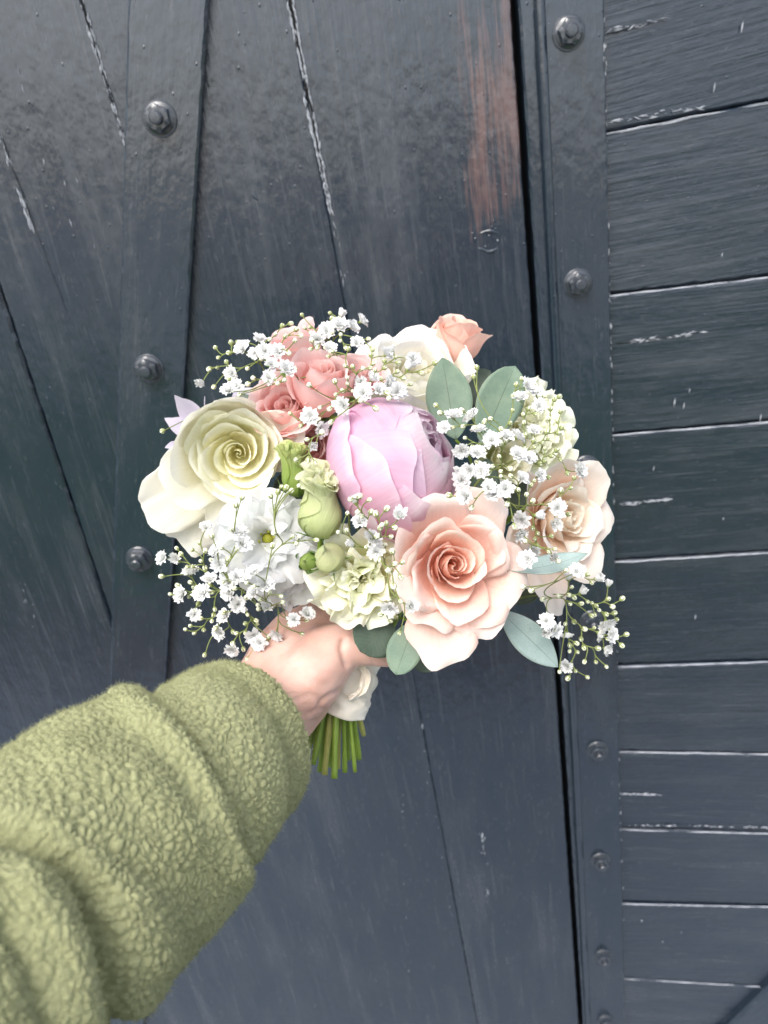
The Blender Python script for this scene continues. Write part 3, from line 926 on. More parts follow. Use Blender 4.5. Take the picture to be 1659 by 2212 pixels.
# ---- spray roses
BUD = [(3, 1.2, 27, [14, 4, -6, -2], 8, 1.4, 0, 0), (3, 2.0, 29, [38, 8, -6, 0], 12, 1.6, 3, 60), (4, 2.6, 31, [56, 16, -4, 6], 17, 2, 6, 20), (4, 3.2, 33, [70, 26, 0, 14], 22, 2.2, 14, 55)]
SEMI = BUD + [(5, 3.6, 35, [76, 34, 10, 36], 24, 2.2, 24, 10)]
for (lab, px, py, z, a, k, rings, sd_, mat) in (
        ('coral pink spray rose bud standing tall at upper left, above the others', 628, 738, .472, ax(-.22, .74, .58), 1.12, BUD, 21, 'coral'),
        ('coral pink spray rose bud cupped upright in the middle of the cluster', 690, 802, .440, ax(.0, .70, .68), 1.16, BUD, 22, 'coral'),
        ('coral pink spray rose right of the cluster, half hidden by baby\'s breath', 768, 796, .470, ax(.22, .62, .70), .92, SEMI, 23, 'coral'),
        ('coral pink spray rose opened flat, touching the cream rose', 610, 868, .440, ax(-.10, .36, .92), .98, SEMI, 24, 'coral'),
        ('deep coral spray rose tucked low between cream rose and lilac peony', 664, 952, .452, ax(.0, .25, .95), .74, SEMI, 25, 'coral'),
        ('pink spray rose peeping over the back rim beside the ivory rose', 822, 733, .535, ax(.1, .85, .50), .70, SEMI, 26, 'coral'),
        ('apricot rose bud with green sepals on top at the back right', 993, 708, .520, ax(.30, .80, .50), 1.14, BUD, 27, 'peachpink')):
    r = flower('spray_rose', lab, 'rose', px, py, z, a, 28, 'spray roses in the bouquet')
    rose(r, mat, k, rings, sd_, (1, .92, .9), (1, 1.0, 1.0))
    sepals(r, k, 5, (70, 30, 10, 50) if sd_ == 27 else (80, 60, 70, 100), L_=24)
    if sd_ in (21, 22, 24, 27): add_stem(r, .0016)

# ---- lilac peony
r = flower('peony', 'fat lilac pink peony bud in the centre of the bouquet', 'peony', 850, 1003, .428, ax(.80, .44, .41), 35)
PEO = [(4, 1, 62, [50, 12, -12, -30], 20, 2.0, 0, 40), (4, 2, 70, [70, 22, -20, -52], 26, 2.0, 0, 10), (5, 3, 79, [80, 28, -26, -62], 36, 2.2, 0, 30), (5, 3.8, 92, [85, 36, -34, -84], 40, 2.4, 0, 65)]
rs = random.Random(12)
for j, (n, r0, L_, th, Wd, sp, side, ph0) in enumerate(PEO):
    for i in range(n):
        put_petal(r, 'peony', 1.05, [rs.uniform(.95, 1) for _ in range(3)], L_=L_ * rs.uniform(.95, 1.04), th=[a + rs.uniform(-4, 4) for a in th], r0=r0 + .3 * i, Wd=Wd * rs.uniform(.9, 1.05),
                  phi=ph0 + 360 / n * i + rs.uniform(-12, 12), spiral=sp, rnd=(.22, 3.0), notch=rs.uniform(0, .05), wob=.8, warp=1.3, lip=-6, ruff=(7, 6, 5), nu=27, nv=23, rs=rs)
PROF = [86, 40, -28, -78]
for phi, L_, w, kk, fl_ in ((150, 86, 40, 1.015, 0), (240, 90, 40, 1.02, -2), (330, 86, 36, 1.02, 2), (60, 88, 38, 1.02, 0), (105, 84, 34, 1.03, 0), (12, 80, 26, 1.03, 6),
                           (186, 80, 36, 1.035, 3), (292, 70, 32, 1.045, 8), (246, 62, 34, 1.055, 9), (318, 54, 27, 1.07, 14), (205, 54, 29, 1.07, 11), (276, 46, 27, 1.085, 18)):
    th = [float(np.interp(q / 4 * L_ / 92, [0, 1 / 3, 2 / 3, 1], PROF)) + fl_ * q / 4 for q in range(5)]
    put_petal(r, 'peony', kk * 1.06, [rs.uniform(.92, 1) for _ in range(3)], L_=L_, th=th, r0=4.2, Wd=w, phi=phi, spiral=1.2, rnd=(.22, 3.0), notch=rs.uniform(0, .05), wob=.6, warp=.9, fine=(.3, 13), ruff=(4, 6, 6), nu=33, nv=25, rs=rs)
add_stem(r, .0028)

# ---- lisianthus
def lisianthus(root, mat, k, rings, seed, ruf=(26, 6, 2.6), fine=(.55, 17), heart=True):
    rs = random.Random(seed)
    for j, (n, r0, L_, th, Wd, phs) in enumerate(rings):
        for i in range(n):
            put_petal(root, mat, k, [rs.uniform(.96, 1) for _ in range(3)], L_=L_ * rs.uniform(.92, 1.06), th=[a + rs.uniform(-7, 7) for a in th], r0=r0, Wd=Wd * rs.uniform(.9, 1.1),
                      phi=phs + i * 360 / n + rs.uniform(-10, 10), spiral=1.2, rnd=(.20, 3.2), ruff=ruf, fine=fine, wob=1.5, nu=41, nv=19, rs=rs)
    if heart:
        mb = MB()
        mb.tube([(0, 0, 0), (0, 0, .002 * k), (0, 0, .0045 * k), (0, 0, .0068 * k), (0, 0, .0074 * k)], [.0028 * k, .0038 * k, .0038 * k, .0024 * k, .0006 * k], 12)
        mb.build('pistil', M['pistil'], root)
        mb = MB()
        for q in range(6):
            a = q * 1.047 + .3
            p = [Vector((.003 * math.cos(a), .003 * math.sin(a), .001)), Vector((.0045 * math.cos(a), .0045 * math.sin(a), .006)), Vector((.005 * math.cos(a), .005 * math.sin(a), .009))]
            mb.tube([x * k for x in catmull(p, 8)], [.0004 * k] * 6 + [.0011 * k, .0009 * k], 6)
        mb.build('stamens', M['pistil'], root)

FACE = [(5, 2.0, 26, [24, 26, 48, 80], 17, 0), (6, 2.6, 31, [30, 40, 66, 94], 21, 30), (6, 3.2, 35, [36, 56, 84, 104], 23, 8)]
r = flower('lisianthus', 'ruffled white lisianthus with a yellow green eye, below the cream rose', 'lisianthus', 572, 1168, .420, ax(-.02, -.10, 1), 14)
lisianthus(r, 'white', .96, FACE, 31)
sepals(r, .9, 5, (80, 70, 80, 90), L_=20, W_=2); add_stem(r, .0018)
r = flower('lisianthus', 'second white lisianthus facing down under the one with the eye', 'lisianthus', 618, 1246, .435, ax(.12, -.52, .82), 18)
lisianthus(r, 'white', .84, [(5, 2, 28, [24, 20, 30, 60], 17, 20), (6, 2.8, 33, [34, 34, 50, 84], 21, 0), (5, 3.2, 36, [40, 50, 72, 100], 23, 30)], 32, heart=False)
add_stem(r, .0017)
r = flower('lisianthus', 'pale lemon ruffled lisianthus at the lower middle beside the large peach rose', 'lisianthus', 778, 1262, .410, ax(.02, -.16, .98), 25)
lisianthus(r, 'lemon', .84, [(4, 1.5, 25, [10, 6, 12, 44], 15, 10), (4, 2.4, 29, [34, 14, 20, 60], 20, 40), (5, 3.2, 34, [60, 28, 30, 70], 25, 0), (5, 4, 39, [78, 50, 44, 82], 29, 30)], 33, (30, 7, 2.6), (.7, 19), heart=False)
add_stem(r, .0018)
r = flower('lisianthus', 'pale lemon ruffled lisianthus on the right rim behind baby\'s breath', 'lisianthus', 1170, 905, .500, ax(.48, .30, .82), 25)
lisianthus(r, 'lemon', .98, [(4, 1.5, 24, [8, 4, 10, 40], 13, 10), (5, 2.2, 27, [26, 8, 16, 56], 16, 40), (6, 3, 32, [48, 22, 30, 66], 21, 0), (6, 3.6, 36, [66, 40, 40, 76], 24, 35), (6, 4, 40, [78, 56, 56, 90], 26, 10)], 34, (28, 9, 2.4), (.9, 26), heart=False)
add_stem(r, .0018)
r = flower('lisianthus', 'pale yellow bloom half hidden under baby\'s breath right of the peony', 'lisianthus', 1098, 985, .478, ax(.30, .10, .95), 22)
lisianthus(r, 'lemon', .80, [(5, 2, 30, [40, 12, 4, 20], 18, 0), (5, 3, 36, [70, 34, 20, 40], 24, 30)], 35, (10, 6, 3), (.3, 14), heart=False)

def closed_bud(root, mat, k, seed, n=6, th=(78, 18, -26, -8, 38), L_=50, Wd=20, ruf=(34, 8, 6), inner=True):
    rs = random.Random(seed)
    for j in range(2 if inner else 1):
        for i in range(n):
            put_petal(root, mat, k, [rs.uniform(.94, 1) for _ in range(3)], L_=L_ * rs.uniform(.94, 1.05) * (1 - .05 * j), th=[a + rs.uniform(-4, 4) for a in th], r0=2.6 - .8 * j, Wd=Wd * (1 - .12 * j),
                      phi=i * 360 / n + j * 30 + rs.uniform(-8, 8), spiral=1.6, rnd=(.16, 3.4), ruff=ruf, fine=(.5, 20), wob=.8, nu=33, nv=25, rs=rs)
G = 'lisianthus buds in the bouquet'
r = flower('lisianthus_bud', 'plump green cream lisianthus bud with a frilled mouth, left of the peony', 'flower bud', 694, 1082, .408, ax(.06, .88, .46), 22, G)
closed_bud(r, 'greenbud', .92, 41); sepals(r, .8, 5, (88, 60, 60, 90), L_=22, W_=1.5); add_stem(r, .0015)
r = flower('lisianthus_bud', 'narrow lime green lisianthus bud touching the cream rose', 'flower bud', 635, 1008, .420, ax(-.05, .90, .42), 18, G)
closed_bud(r, 'limebud', .60, 42, th=(70, 12, -14, -4, 24), L_=56, Wd=14, ruf=(20, 7, 6)); sepals(r, .7, 5, (80, 30, 10, 20), L_=26, W_=1.5)
r = flower('lisianthus_bud', 'round green lisianthus bud below the plump one', 'flower bud', 704, 1188, .402, ax(-.12, .45, .88), 18, G)
closed_bud(r, 'greenbud', .56, 43, th=(84, 24, -40, -50, -10), L_=52, Wd=22, ruf=(26, 8, 6)); sepals(r, .6, 5, (88, 60, 60, 90), L_=24, W_=1.5)
r = flower('lisianthus_bud', 'smallest dark green lisianthus bud beside the white lisianthus', 'flower bud', 652, 1212, .405, ax(-.2, .1, .97), 16, G)
closed_bud(r, 'limebud', .36, 44, th=(84, 24, -40, -50, -10), L_=50, Wd=22, ruf=(20, 8, 6)); sepals(r, .45, 5, (86, 30, -10, -30), L_=34, W_=4)

# ---- lilac bloom behind on the left
r = flower('lilac_bloom', 'pale lilac bloom peeping out behind the cream rose', 'flower', 560, 842, .520, ax(-.35, .62, .68), 24)
rs = random.Random(3)
for phi, L_, th, w in ((150, 34, [80, 50, 40, 50], 18), (80, 34, [80, 50, 36, 50], 20), (20, 34, [80, 50, 36, 50], 20), (260, 30, [80, 50, 36, 50], 20), (320, 32, [80, 46, 30, 40], 20), (200, 32, [80, 50, 36, 50], 20)):
    put_petal(r, 'lilac', .95, L_=L_, th=th, r0=3, Wd=w, phi=phi, wob=1.5, rs=rs)
r = flower('lilac_bloom', 'pale lilac petals standing out at the far left above the cream rose', 'flower', 402, 915, .500, ax(-.55, .45, .70), 14)
for phi, L_, th, w in ((100, 30, [70, 40, 24, 30], 15), (150, 26, [80, 50, 36, 50], 13), (30, 26, [80, 50, 36, 50], 15), (230, 24, [80, 50, 36, 50], 14)):
    put_petal(r, 'lilac', .95, L_=L_, th=th, r0=3, Wd=w, phi=phi, wob=1.5, tip=.12, rnd=(.55, 1.5), rs=rs)

# ------------------------------------------------------------------ eucalyptus
def leaf(root, base, tip, width, normal, mat, fold=.25, bend=.12, shape=(.55, .8), twist=0.0, name='leaf', nu=11, nv=17, pinch=0.0, wav=.02):
    """an ovate blade from base to tip (world points), folded along the midrib"""
    inv = root.matrix_basis.inverted()
    base, tip = Vector(base), Vector(tip)
    t = tip - base; Ln = t.length; t.normalize()
    n = (normal - normal.dot(t) * t).normalized()
    s = t.cross(n)
    pk, pw = shape
    V = []; UV = []
    for j in range(nv):
        v = j / (nv - 1)
        # width profile with its widest point at pk
        x = v ** (math.log(.5) / math.log(pk))
        w = width / 2 * max(0, math.sin(math.pi * x)) ** pw
        c = base + t * (v * Ln) + n * (bend * Ln * math.sin(math.pi * v)) 
        tw = twist * (v - .3)
        s2 = s * math.cos(tw) + n * math.sin(tw); n2 = n * math.cos(tw) - s * math.sin(tw)
        for i in range(nu):
            u = -1 + 2 * i / (nu - 1)
            V.append(inv @ (c + s2 * (u * w) + n2 * (fold * abs(u) ** 1.4 * w + wav * Ln * .3 * math.sin(7 * v + 2 * u) * abs(u))))
            UV.append(((u + 1) / 2, v))
    o = obj(name, mesh_from(name, V, grid_faces(nu, nv), UV), M[mat], root)
    md = o.modifiers.new('thickness', 'SOLIDIFY'); md.thickness = .0004
    MAJOR.append(o)
    return o

def sprig_root(name, label, cat, px, py, z, group=None):
    e = empty(name, P(px, py, z))
    e.matrix_basis = Matrix.Translation(P(px, py, z))
    return tag(e, label, cat, group)
def petiole(root, pts, r=.0009, mat='stem', name='stem'):
    inv = root.matrix_basis.inverted()
    mb = MB(); mb.tube([inv @ p for p in catmull(pts, 14)], [r] * 14, 7)
    return mb.build(name, M[mat], root)

GE = 'eucalyptus sprigs in the bouquet'
e = sprig_root('eucalyptus_sprig', 'pair of grey green eucalyptus leaves standing up above the peony', 'eucalyptus', 1030, 960, .468, GE)
leaf(e, P(985, 950, .455), P(955, 772, .452), .0285, ax(-.25, .25, 1), 'euca', .12, -.02, (.50, .72))
leaf(e, P(1040, 962, .455), P(1113, 790, .458), .0295, ax(.20, .2, 1), 'euca', .14, -.03, (.56, .62))
petiole(e, [P(1030, 1060, .49), P(1015, 990, .470), P(985, 950, .456)]); petiole(e, [P(1030, 1060, .49), P(1034, 1000, .470), P(1040, 962, .456)])
e = sprig_root('eucalyptus_sprig', 'pale blue green eucalyptus leaf hanging below the large peach rose', 'eucalyptus', 1085, 1325, .440, GE)
leaf(e, P(1078, 1318, .432), P(1206, 1441, .440), .0195, ax(-.25, .35, 1), 'euca_pale', .10, .03, (.50, .80))
petiole(e, [P(1000, 1330, .46), P(1040, 1315, .44), P(1078, 1318, .432)])
e = sprig_root('eucalyptus_sprig', 'slim pale eucalyptus leaf lying across the right peach rose', 'eucalyptus', 1100, 1236, .415, GE)
leaf(e, P(1098, 1232, .415), P(1270, 1194, .425), .0155, ax(.1, 1.1, .62), 'euca_pale', .18, -.06, (.45, .85), twist=-.5)
petiole(e, [P(1060, 1260, .45), P(1080, 1240, .425), P(1098, 1232, .415)])
e = sprig_root('eucalyptus_sprig', 'round dark eucalyptus leaves under the lemon lisianthus, above the thumb', 'eucalyptus', 860, 1340, .440, GE)
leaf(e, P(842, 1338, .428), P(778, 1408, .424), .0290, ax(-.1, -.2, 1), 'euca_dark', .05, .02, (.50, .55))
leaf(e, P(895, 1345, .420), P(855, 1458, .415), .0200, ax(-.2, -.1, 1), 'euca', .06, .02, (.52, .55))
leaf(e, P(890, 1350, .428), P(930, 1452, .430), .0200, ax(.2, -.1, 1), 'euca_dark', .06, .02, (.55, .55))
petiole(e, [P(840, 1345, .442), P(862, 1335, .445), P(895, 1345, .426)])
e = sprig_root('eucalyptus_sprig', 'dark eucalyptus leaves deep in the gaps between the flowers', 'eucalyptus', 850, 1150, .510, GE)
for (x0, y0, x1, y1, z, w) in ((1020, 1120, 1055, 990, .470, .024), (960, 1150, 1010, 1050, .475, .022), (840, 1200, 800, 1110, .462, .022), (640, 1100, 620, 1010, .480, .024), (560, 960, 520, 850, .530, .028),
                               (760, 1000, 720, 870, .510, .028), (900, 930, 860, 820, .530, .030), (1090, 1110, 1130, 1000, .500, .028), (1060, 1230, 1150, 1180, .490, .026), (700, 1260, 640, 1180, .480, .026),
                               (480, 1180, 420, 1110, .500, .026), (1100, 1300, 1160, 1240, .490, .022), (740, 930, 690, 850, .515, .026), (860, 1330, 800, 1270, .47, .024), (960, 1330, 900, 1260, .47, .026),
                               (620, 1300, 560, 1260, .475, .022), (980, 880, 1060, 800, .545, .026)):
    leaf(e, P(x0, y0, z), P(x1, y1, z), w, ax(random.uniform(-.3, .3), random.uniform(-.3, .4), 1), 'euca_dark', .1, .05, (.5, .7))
e = sprig_root('eucalyptus_sprig', 'small bright green leaf beside the coral spray rose buds', 'leaf', 640, 835, .45)
leaf(e, P(655, 838, .448), P(598, 800, .452), .006, ax(-.1, .7, .7), 'sepalm', .2, .1, (.45, .9))
petiole(e, [P(700, 880, .47), P(672, 850, .452), P(655, 838, .448)])

# ------------------------------------------------------------------ baby's breath
def floret_mesh(seed, kind=0):
    rs = random.Random(seed)
    mb = MB()
    rings = ((10, .6, 6.2, [50, 54, 64, 80], 2.5), (10, .5, 6.0, [40, 46, 54, 64], 2.4), (9, .4, 5.6, [26, 34, 42, 50], 2.1), (8, .4, 4.9, [14, 22, 30, 42], 1.5), (5, .3, 4.2, [4, 8, 12, 20], 1.2))
    if kind == 1:   # half open
        rings = ((8, .6, 5.2, [60, 24, 4, 16], 1.9), (8, .5, 4.9, [40, 14, 0, 10], 1.6), (6, .3, 4.4, [20, 6, 0, 4], 1.3))
    if kind == 2:   # rounder, rosette
        rings = ((10, .6, 5.6, [64, 44, 30, 50], 1.8), (9, .5, 5.0, [44, 28, 14, 24], 1.6), (7, .4, 4.2, [20, 12, 2, 8], 1.3), (5, .3, 3.6, [8, 4, -6, -6], 1.0))
    for n, r0, L_, th, w in rings:
        for i in range(n):
            V, UV, nu, nv = petal_mesh(L_ * rs.uniform(.88, 1.1), [a + rs.uniform(-9, 9) for a in th], r0, w * rs.uniform(.85, 1.1), 360 / n * i + rs.uniform(-16, 16), z0=.6, nu=6, nv=5,
                                       rnd=(.34, 2.4), notch=.04, fine=(.5, 8), rs=rs, rmin=1.2, wprof=(.3, .8), wob=2)
            mb.add(V, grid_faces(nu, nv), UV)
    me = mesh_from('blossom', mb.v, mb.f, mb.uv)
    me.materials.append(M['gyp'])
    return me
def calyx_mesh():
    mb = MB()
    prof = [(.35, -.6), (.9, -.1), (1.25, .7), (1.3, 1.6), (1.05, 2.0)]
    v = [(r * math.cos(a) * .001, r * math.sin(a) * .001, h * .001) for r, h in prof for a in np.linspace(0, 2 * math.pi, 8, False)]
    mb.add(v, grid_faces(8, len(prof), True))
    me = mesh_from('calyx', mb.v, mb.f, mb.uv); me.materials.append(M['calyx']); return me
def budmesh():
    mb = MB()
    prof = [(.25, -.4), (.8, .0), (1.25, .7), (1.38, 1.4), (1.2, 2.2), (.7, 2.75), (.12, 2.95)]
    n = 10; v = []; uv = []
    for j, (r, h) in enumerate(prof):
        for k in range(n + 1):
            a = 2 * math.pi * k / n
            v.append((r * math.cos(a) * .001, r * math.sin(a) * .001, h * .001)); uv.append((k / n, h / 3))
    mb.add(v, grid_faces(n + 1, len(prof)), uv)
    me = mesh_from('bud', mb.v, mb.f, mb.uv); me.materials.append(M['gypbud']); return me
FLO = [floret_mesh(i) for i in range(4)]; FLH = [floret_mesh(10 + i, 1) for i in range(2)]; FLR = [floret_mesh(20 + i, 2) for i in range(2)]
CAL = calyx_mesh(); BUDM = budmesh()

def bvh_of(objs):
    vs = []; fs = []; o0 = 0
    for o in objs:
        mw = np.array(o.parent.matrix_basis)
        n = len(o.data.vertices)
        co = np.empty(n * 3); o.data.vertices.foreach_get('co', co); co = co.reshape(-1, 3)
        co = co @ mw[:3, :3].T + mw[:3, 3]
        vs += co.tolist()
        for p in o.data.polygons: fs.append([i + o0 for i in p.vertices])
        o0 += n
    return BVHTree.FromPolygons(vs, fs)
TREE = bvh_of(MAJOR)
def surf_z(px, py):
    d = (P(px, py, 1) - CAM)
    h = TREE.ray_cast(CAM, d.normalized())
    if h[0] is None: return None
    return (h[0] - CAM).dot(FW)

def c1(x, y): return (265.4 + .36 * x, 630.4 + .36 * y)
def c2(x, y): return (796.3 + .36 * x, 630.4 + .36 * y)
def c3(x, y): return (265.4 + .36 * x, 1028.5 + .36 * y)
def c4(x, y): return (796.3 + .36 * x, 1028.5 + .36 * y)
F1 = [(815,295),(730,350),(795,375),(665,490),(690,570),(890,445),(480,540),(1300,155),(1300,215),(1365,220),(1420,185),(1225,245),(1170,285),(1570,385),(1430,550),(1490,535),(1585,560),(1530,600),(1130,750),(1175,815),(1330,680),(1160,925),(1640,605),(640,600),(880,520),(1240,350)]
B1 = [(563,342),(650,368),(690,355),(625,430),(575,452),(555,560),(755,455),(870,290),(910,265),(950,210),(988,360),(1020,465),(1140,340),(1175,325),(1285,160),(1250,170),(1215,205),(1130,568),(1015,735),(1350,525),(1335,600),(1385,595),(1385,460),(1435,460),(1470,460),(1490,438),(1460,285),(1250,690),(1565,465),(1635,485),(1300,290),(830,405),(860,410),(760,550),(1100,225),(1030,235),(1130,215),(1470,570),(1190,690),(1420,655),(1115,990),(1260,770),(250,830),(1245,385),(1210,330),(1330,330)]
F2 = [(95,385),(230,475),(25,540),(110,565),(200,605),(55,600),(510,760),(630,765),(905,650),(1000,610),(940,575),(820,880),(990,845),(890,990),(650,975),(610,1070),(680,1080),(960,1010),(1015,1100),(1250,1075),(820,1185),(720,1180),(910,1130),(560,1130),(740,900),(1020,690)]
B2 = [(15,437),(90,465),(155,480),(195,520),(415,690),(630,520),(690,800),(520,810),(915,535),(885,570),(1010,575),(1135,637),(1090,715),(1085,775),(955,712),(930,750),(860,720),(930,800),(1125,848),(985,940),(1085,985),(1145,1000),(1030,905),(1015,1030),(840,1055),(865,1115),(735,1075),(800,1075),(800,1110),(790,1000),(1070,1110),(1237,1065),(1205,1180),(1115,1255),(945,1230),(835,1265),(500,1225),(590,880),(965,1170),(680,1110)]
F3 = [(500,320),(320,490),(410,590),(365,710),(430,830),(570,460),(640,640),(640,690),(790,590),(850,660),(620,845),(590,935),(690,770),(655,1030),(780,950),(1030,860),(865,790),(935,1080),(970,1040),(935,1270),(710,410),(520,630),(580,540),(1420,285),(1400,170),(1490,390),(1520,460),(1390,420),(1610,780),(930,940),(830,1000)]
B3 = [(248,602),(427,445),(490,460),(680,190),(478,515),(603,435),(690,440),(915,345),(895,435),(1060,365),(1035,405),(343,665),(437,665),(455,757),(550,690),(550,785),(440,935),(497,1060),(695,940),(745,885),(755,735),(807,770),(865,955),(720,1025),(765,1140),(535,515),(345,515),(940,715),(1415,128),(1410,290),(1525,245),(1580,300),(1620,305),(1595,360),(1570,430),(1300,340),(1590,560),(1625,645),(1540,490),(1595,860),(745,820),(520,615),(945,75),(970,85),(1000,100),(550,820)]
F4 = [(1115,280),(900,340),(995,235),(990,430),(1100,490),(190,245),(250,780),(1195,625),(1265,705),(1355,620),(1435,665),(1190,930),(1110,920),(1420,865),(1370,935),(1440,950),(1410,1030),(1200,1135),(1060,930)]
B4 = [(985,300),(1085,360),(1088,385),(870,285),(1000,365),(1010,405),(50,245),(190,525),(115,560),(150,645),(1330,630),(1305,745),(1355,770),(1325,830),(1375,795),(1455,780),(1510,745),(1415,820),(1260,765),(1275,965),(1205,1000),(1210,1040),(1245,1048),(1300,1100),(1360,1105),(1360,1030),(1205,1200),(1225,865),(990,680),(1190,710),(1345,915)]
SMALL = {c1(480,540), c1(1300,155), c1(1160,925), c3(1400,170), c3(1390,420), c4(995,235), c4(1100,490), c4(1195,625), c4(1435,665), c4(1355,620), c4(1265,705), c2(230,475), c3(1355,385), c3(935,1270), c4(1060,930)}
ROUND = {c3(865,790), c3(935,1080), c3(320,490), c4(250,780), c4(190,245), c4(900,340), c4(1115,280), c3(970,1040), c4(1410,1030), c2(25,540), c1(1430,550), c1(1490,535)}
fl = [(c1(*p), 'f') for p in F1] + [(c2(*p), 'f') for p in F2] + [(c3(*p), 'f') for p in F3] + [(c4(*p), 'f') for p in F4]
fl += [(c1(*p), 'b') for p in B1] + [(c2(*p), 'b') for p in B2] + [(c3(*p), 'b') for p in B3] + [(c4(*p), 'b') for p in B4]
SPR = [('loose spray of baby\'s breath at the upper left above the cream rose', (590, 850), lambda x, y: x < 650 and y < 860),
       ('tuft of baby\'s breath on the top rim above the coral buds', (735, 800), lambda x, y: 650 <= x < 800 and y < 755),
       ('baby\'s breath between the coral roses and the lilac peony', (775, 880), lambda x, y: x < 945 and y < 1010),
       ('broad cloud of baby\'s breath right of the peony', (1040, 1030), lambda x, y: x >= 900 and y < 1025),
       ('baby\'s breath over the right peach rose, next to the large one', (1075, 1090), lambda x, y: x >= 960 and y < 1215),
       ('sparse baby\'s breath in the middle between peony and lemon lisianthus', (820, 1200), lambda x, y: 690 <= x < 960 and y < 1420),
       ('baby\'s breath trailing out at the lower right below the peach roses', (1130, 1290), lambda x, y: x >= 960),
       ('big trailing spray of baby\'s breath at the lower left over the hand', (590, 1230), lambda x, y: True)]
_ex = random.Random(77)
for (p, k) in list(fl):
    if 560 < p[0] < 730 and 730 < p[1] < 900: continue
    if 860 < p[0] < 1130 and 1060 < p[1] < 1400: continue
    if k == 'f' and _ex.random() < .50:
        a_ = _ex.uniform(0, 6.28); d_ = _ex.uniform(20, 34); fl.append(((p[0] + d_ * math.cos(a_), p[1] + d_ * math.sin(a_)), 'f'))
    for _ in range(2):
        if _ex.random() < .5:
            a_ = _ex.uniform(0, 6.28); d_ = _ex.uniform(14, 36); fl.append(((p[0] + d_ * math.cos(a_), p[1] + d_ * math.sin(a_)), 'b'))
for (x0, x1, y0, y1, n_) in ((470, 640, 730, 840, 12), (650, 800, 690, 760, 14), (1080, 1230, 850, 1010, 16), (1180, 1320, 1270, 1400, 16), (400, 600, 1240, 1400, 14), (860, 940, 760, 850, 4), (1000, 1100, 1050, 1110, 6)):
    for _ in range(n_):
        fl.append(((_ex.uniform(x0, x1), _ex.uniform(y0, y1)), 'f' if _ex.random() < .45 else 'b'))
groups = [[] for _ in SPR]
seen = []
for (p, k) in fl:
    if any((p[0] - q[0]) ** 2 + (p[1] - q[1]) ** 2 < (90 if k == 'b' else 260) for q in seen): continue
    seen.append(p)
    for i, s in enumerate(SPR):
        if s[2](*p):
            groups[i].append((p, k)); break

for gi, (lab, bp, _) in enumerate(SPR):
    tg = []
    rs = random.Random(100 + gi)
    for (p, k) in groups[gi]:
        hits = [surf_z(p[0] + dx, p[1] + dy) for dx in (-14, 0, 14) for dy in (-14, 0, 14)]
        hits = [h for h in hits if h]
        z = zdome(*p) - .004
        if gi in (6, 7): z = min(z, .455)
        if hits: z = min(z, min(hits) - (.007 if k == 'f' else .009) - rs.uniform(0, .008)) if min(hits) < z + .06 else z
        z += rs.uniform(-.004, .004) if not hits else 0
        tg.append((P(p[0], p[1], z), k, p))
    if not tg: continue
    zb = float(np.median([(t[0] - CAM).dot(FW) for t in tg])) + .022
    base = P(bp[0], bp[1], zb)
    root = tag(empty('gypsophila_sprig'), lab, 'baby\'s breath', "baby's breath in the bouquet")
    root.matrix_basis = Matrix.Translation(base)
    nodes = [(base, 0.0, (base - HT).normalized())]
    mb = MB()
    path = catmull([HT, HT.lerp(base, .6) + FW * .012, base], 14)
    mb.tube([p - base for p in path], .0007, 6)
    tg.sort(key=lambda t: (t[0] - base).length)
    kids = []
    for (T, k, p) in tg:
        best = None
        dT = (T - base).length
        for (c, dl, dr) in nodes:
            if (c - base).length > dT * .93: continue
            cost = (T - c).length + .45 * dl
            if best is None or cost < best[0]: best = (cost, c, dl, dr)
        _, c, dl, dr = best
        v = T - c
        ln = v.length
        ctrl = c + dr * ln * .35 + Vector((rs.uniform(-1, 1), rs.uniform(-1, 1), rs.uniform(-1, 1))) * ln * .07
        path = [(1 - u) ** 2 * c + 2 * u * (1 - u) * ctrl + u * u * T for u in [i_ / 8 for i_ in range(9)]]
        r0 = .00052 if dl < .02 else .00040
        mb.tube([q - base for q in path], list(np.linspace(r0, .00030, 9)), 5)
        for j in (2, 4, 6):
            nodes.append((path[j], dl + ln * j / 8, (path[min(j + 1, 8)] - path[j - 1]).normalized()))
        tan = (path[-1] - path[-2]).normalized()
        kids.append((T, k, p, tan))
    mb.build('stem', M['gypstem'], root)
    for (T, k, p, tan) in kids:
        j3 = Vector((rs.uniform(-1, 1), rs.uniform(-1, 1), rs.uniform(-1, 1)))
        if k == 'b':
            a = (tan + .35 * j3).normalized(); s = rs.uniform(.85, 1.25)
            o = obj('bud', BUDM, None, root)
        else:
            a = (tan * .5 + ax(0, .25, .9) * .8 + .5 * j3).normalized()
            if p in SMALL: o = obj('blossom', rs.choice(FLH), None, root); s = rs.uniform(.85, 1.1); a = (tan * .8 + ax(0, .3, .4) + .2 * j3).normalized()
            elif p in ROUND: o = obj('blossom', rs.choice(FLR), None, root); s = rs.uniform(.85, 1.0)
            else: o = obj('blossom', rs.choice(FLO), None, root); s = rs.uniform(.74, 1.02)
        fm = frame(T - base, a)
        o.matrix_basis = fm @ Matrix.Rotation(rs.uniform(0, 6.28), 4, 'Z') @ Matrix.Scale(s, 4)
        if k != 'b':
            obj('calyx', CAL, None, o)

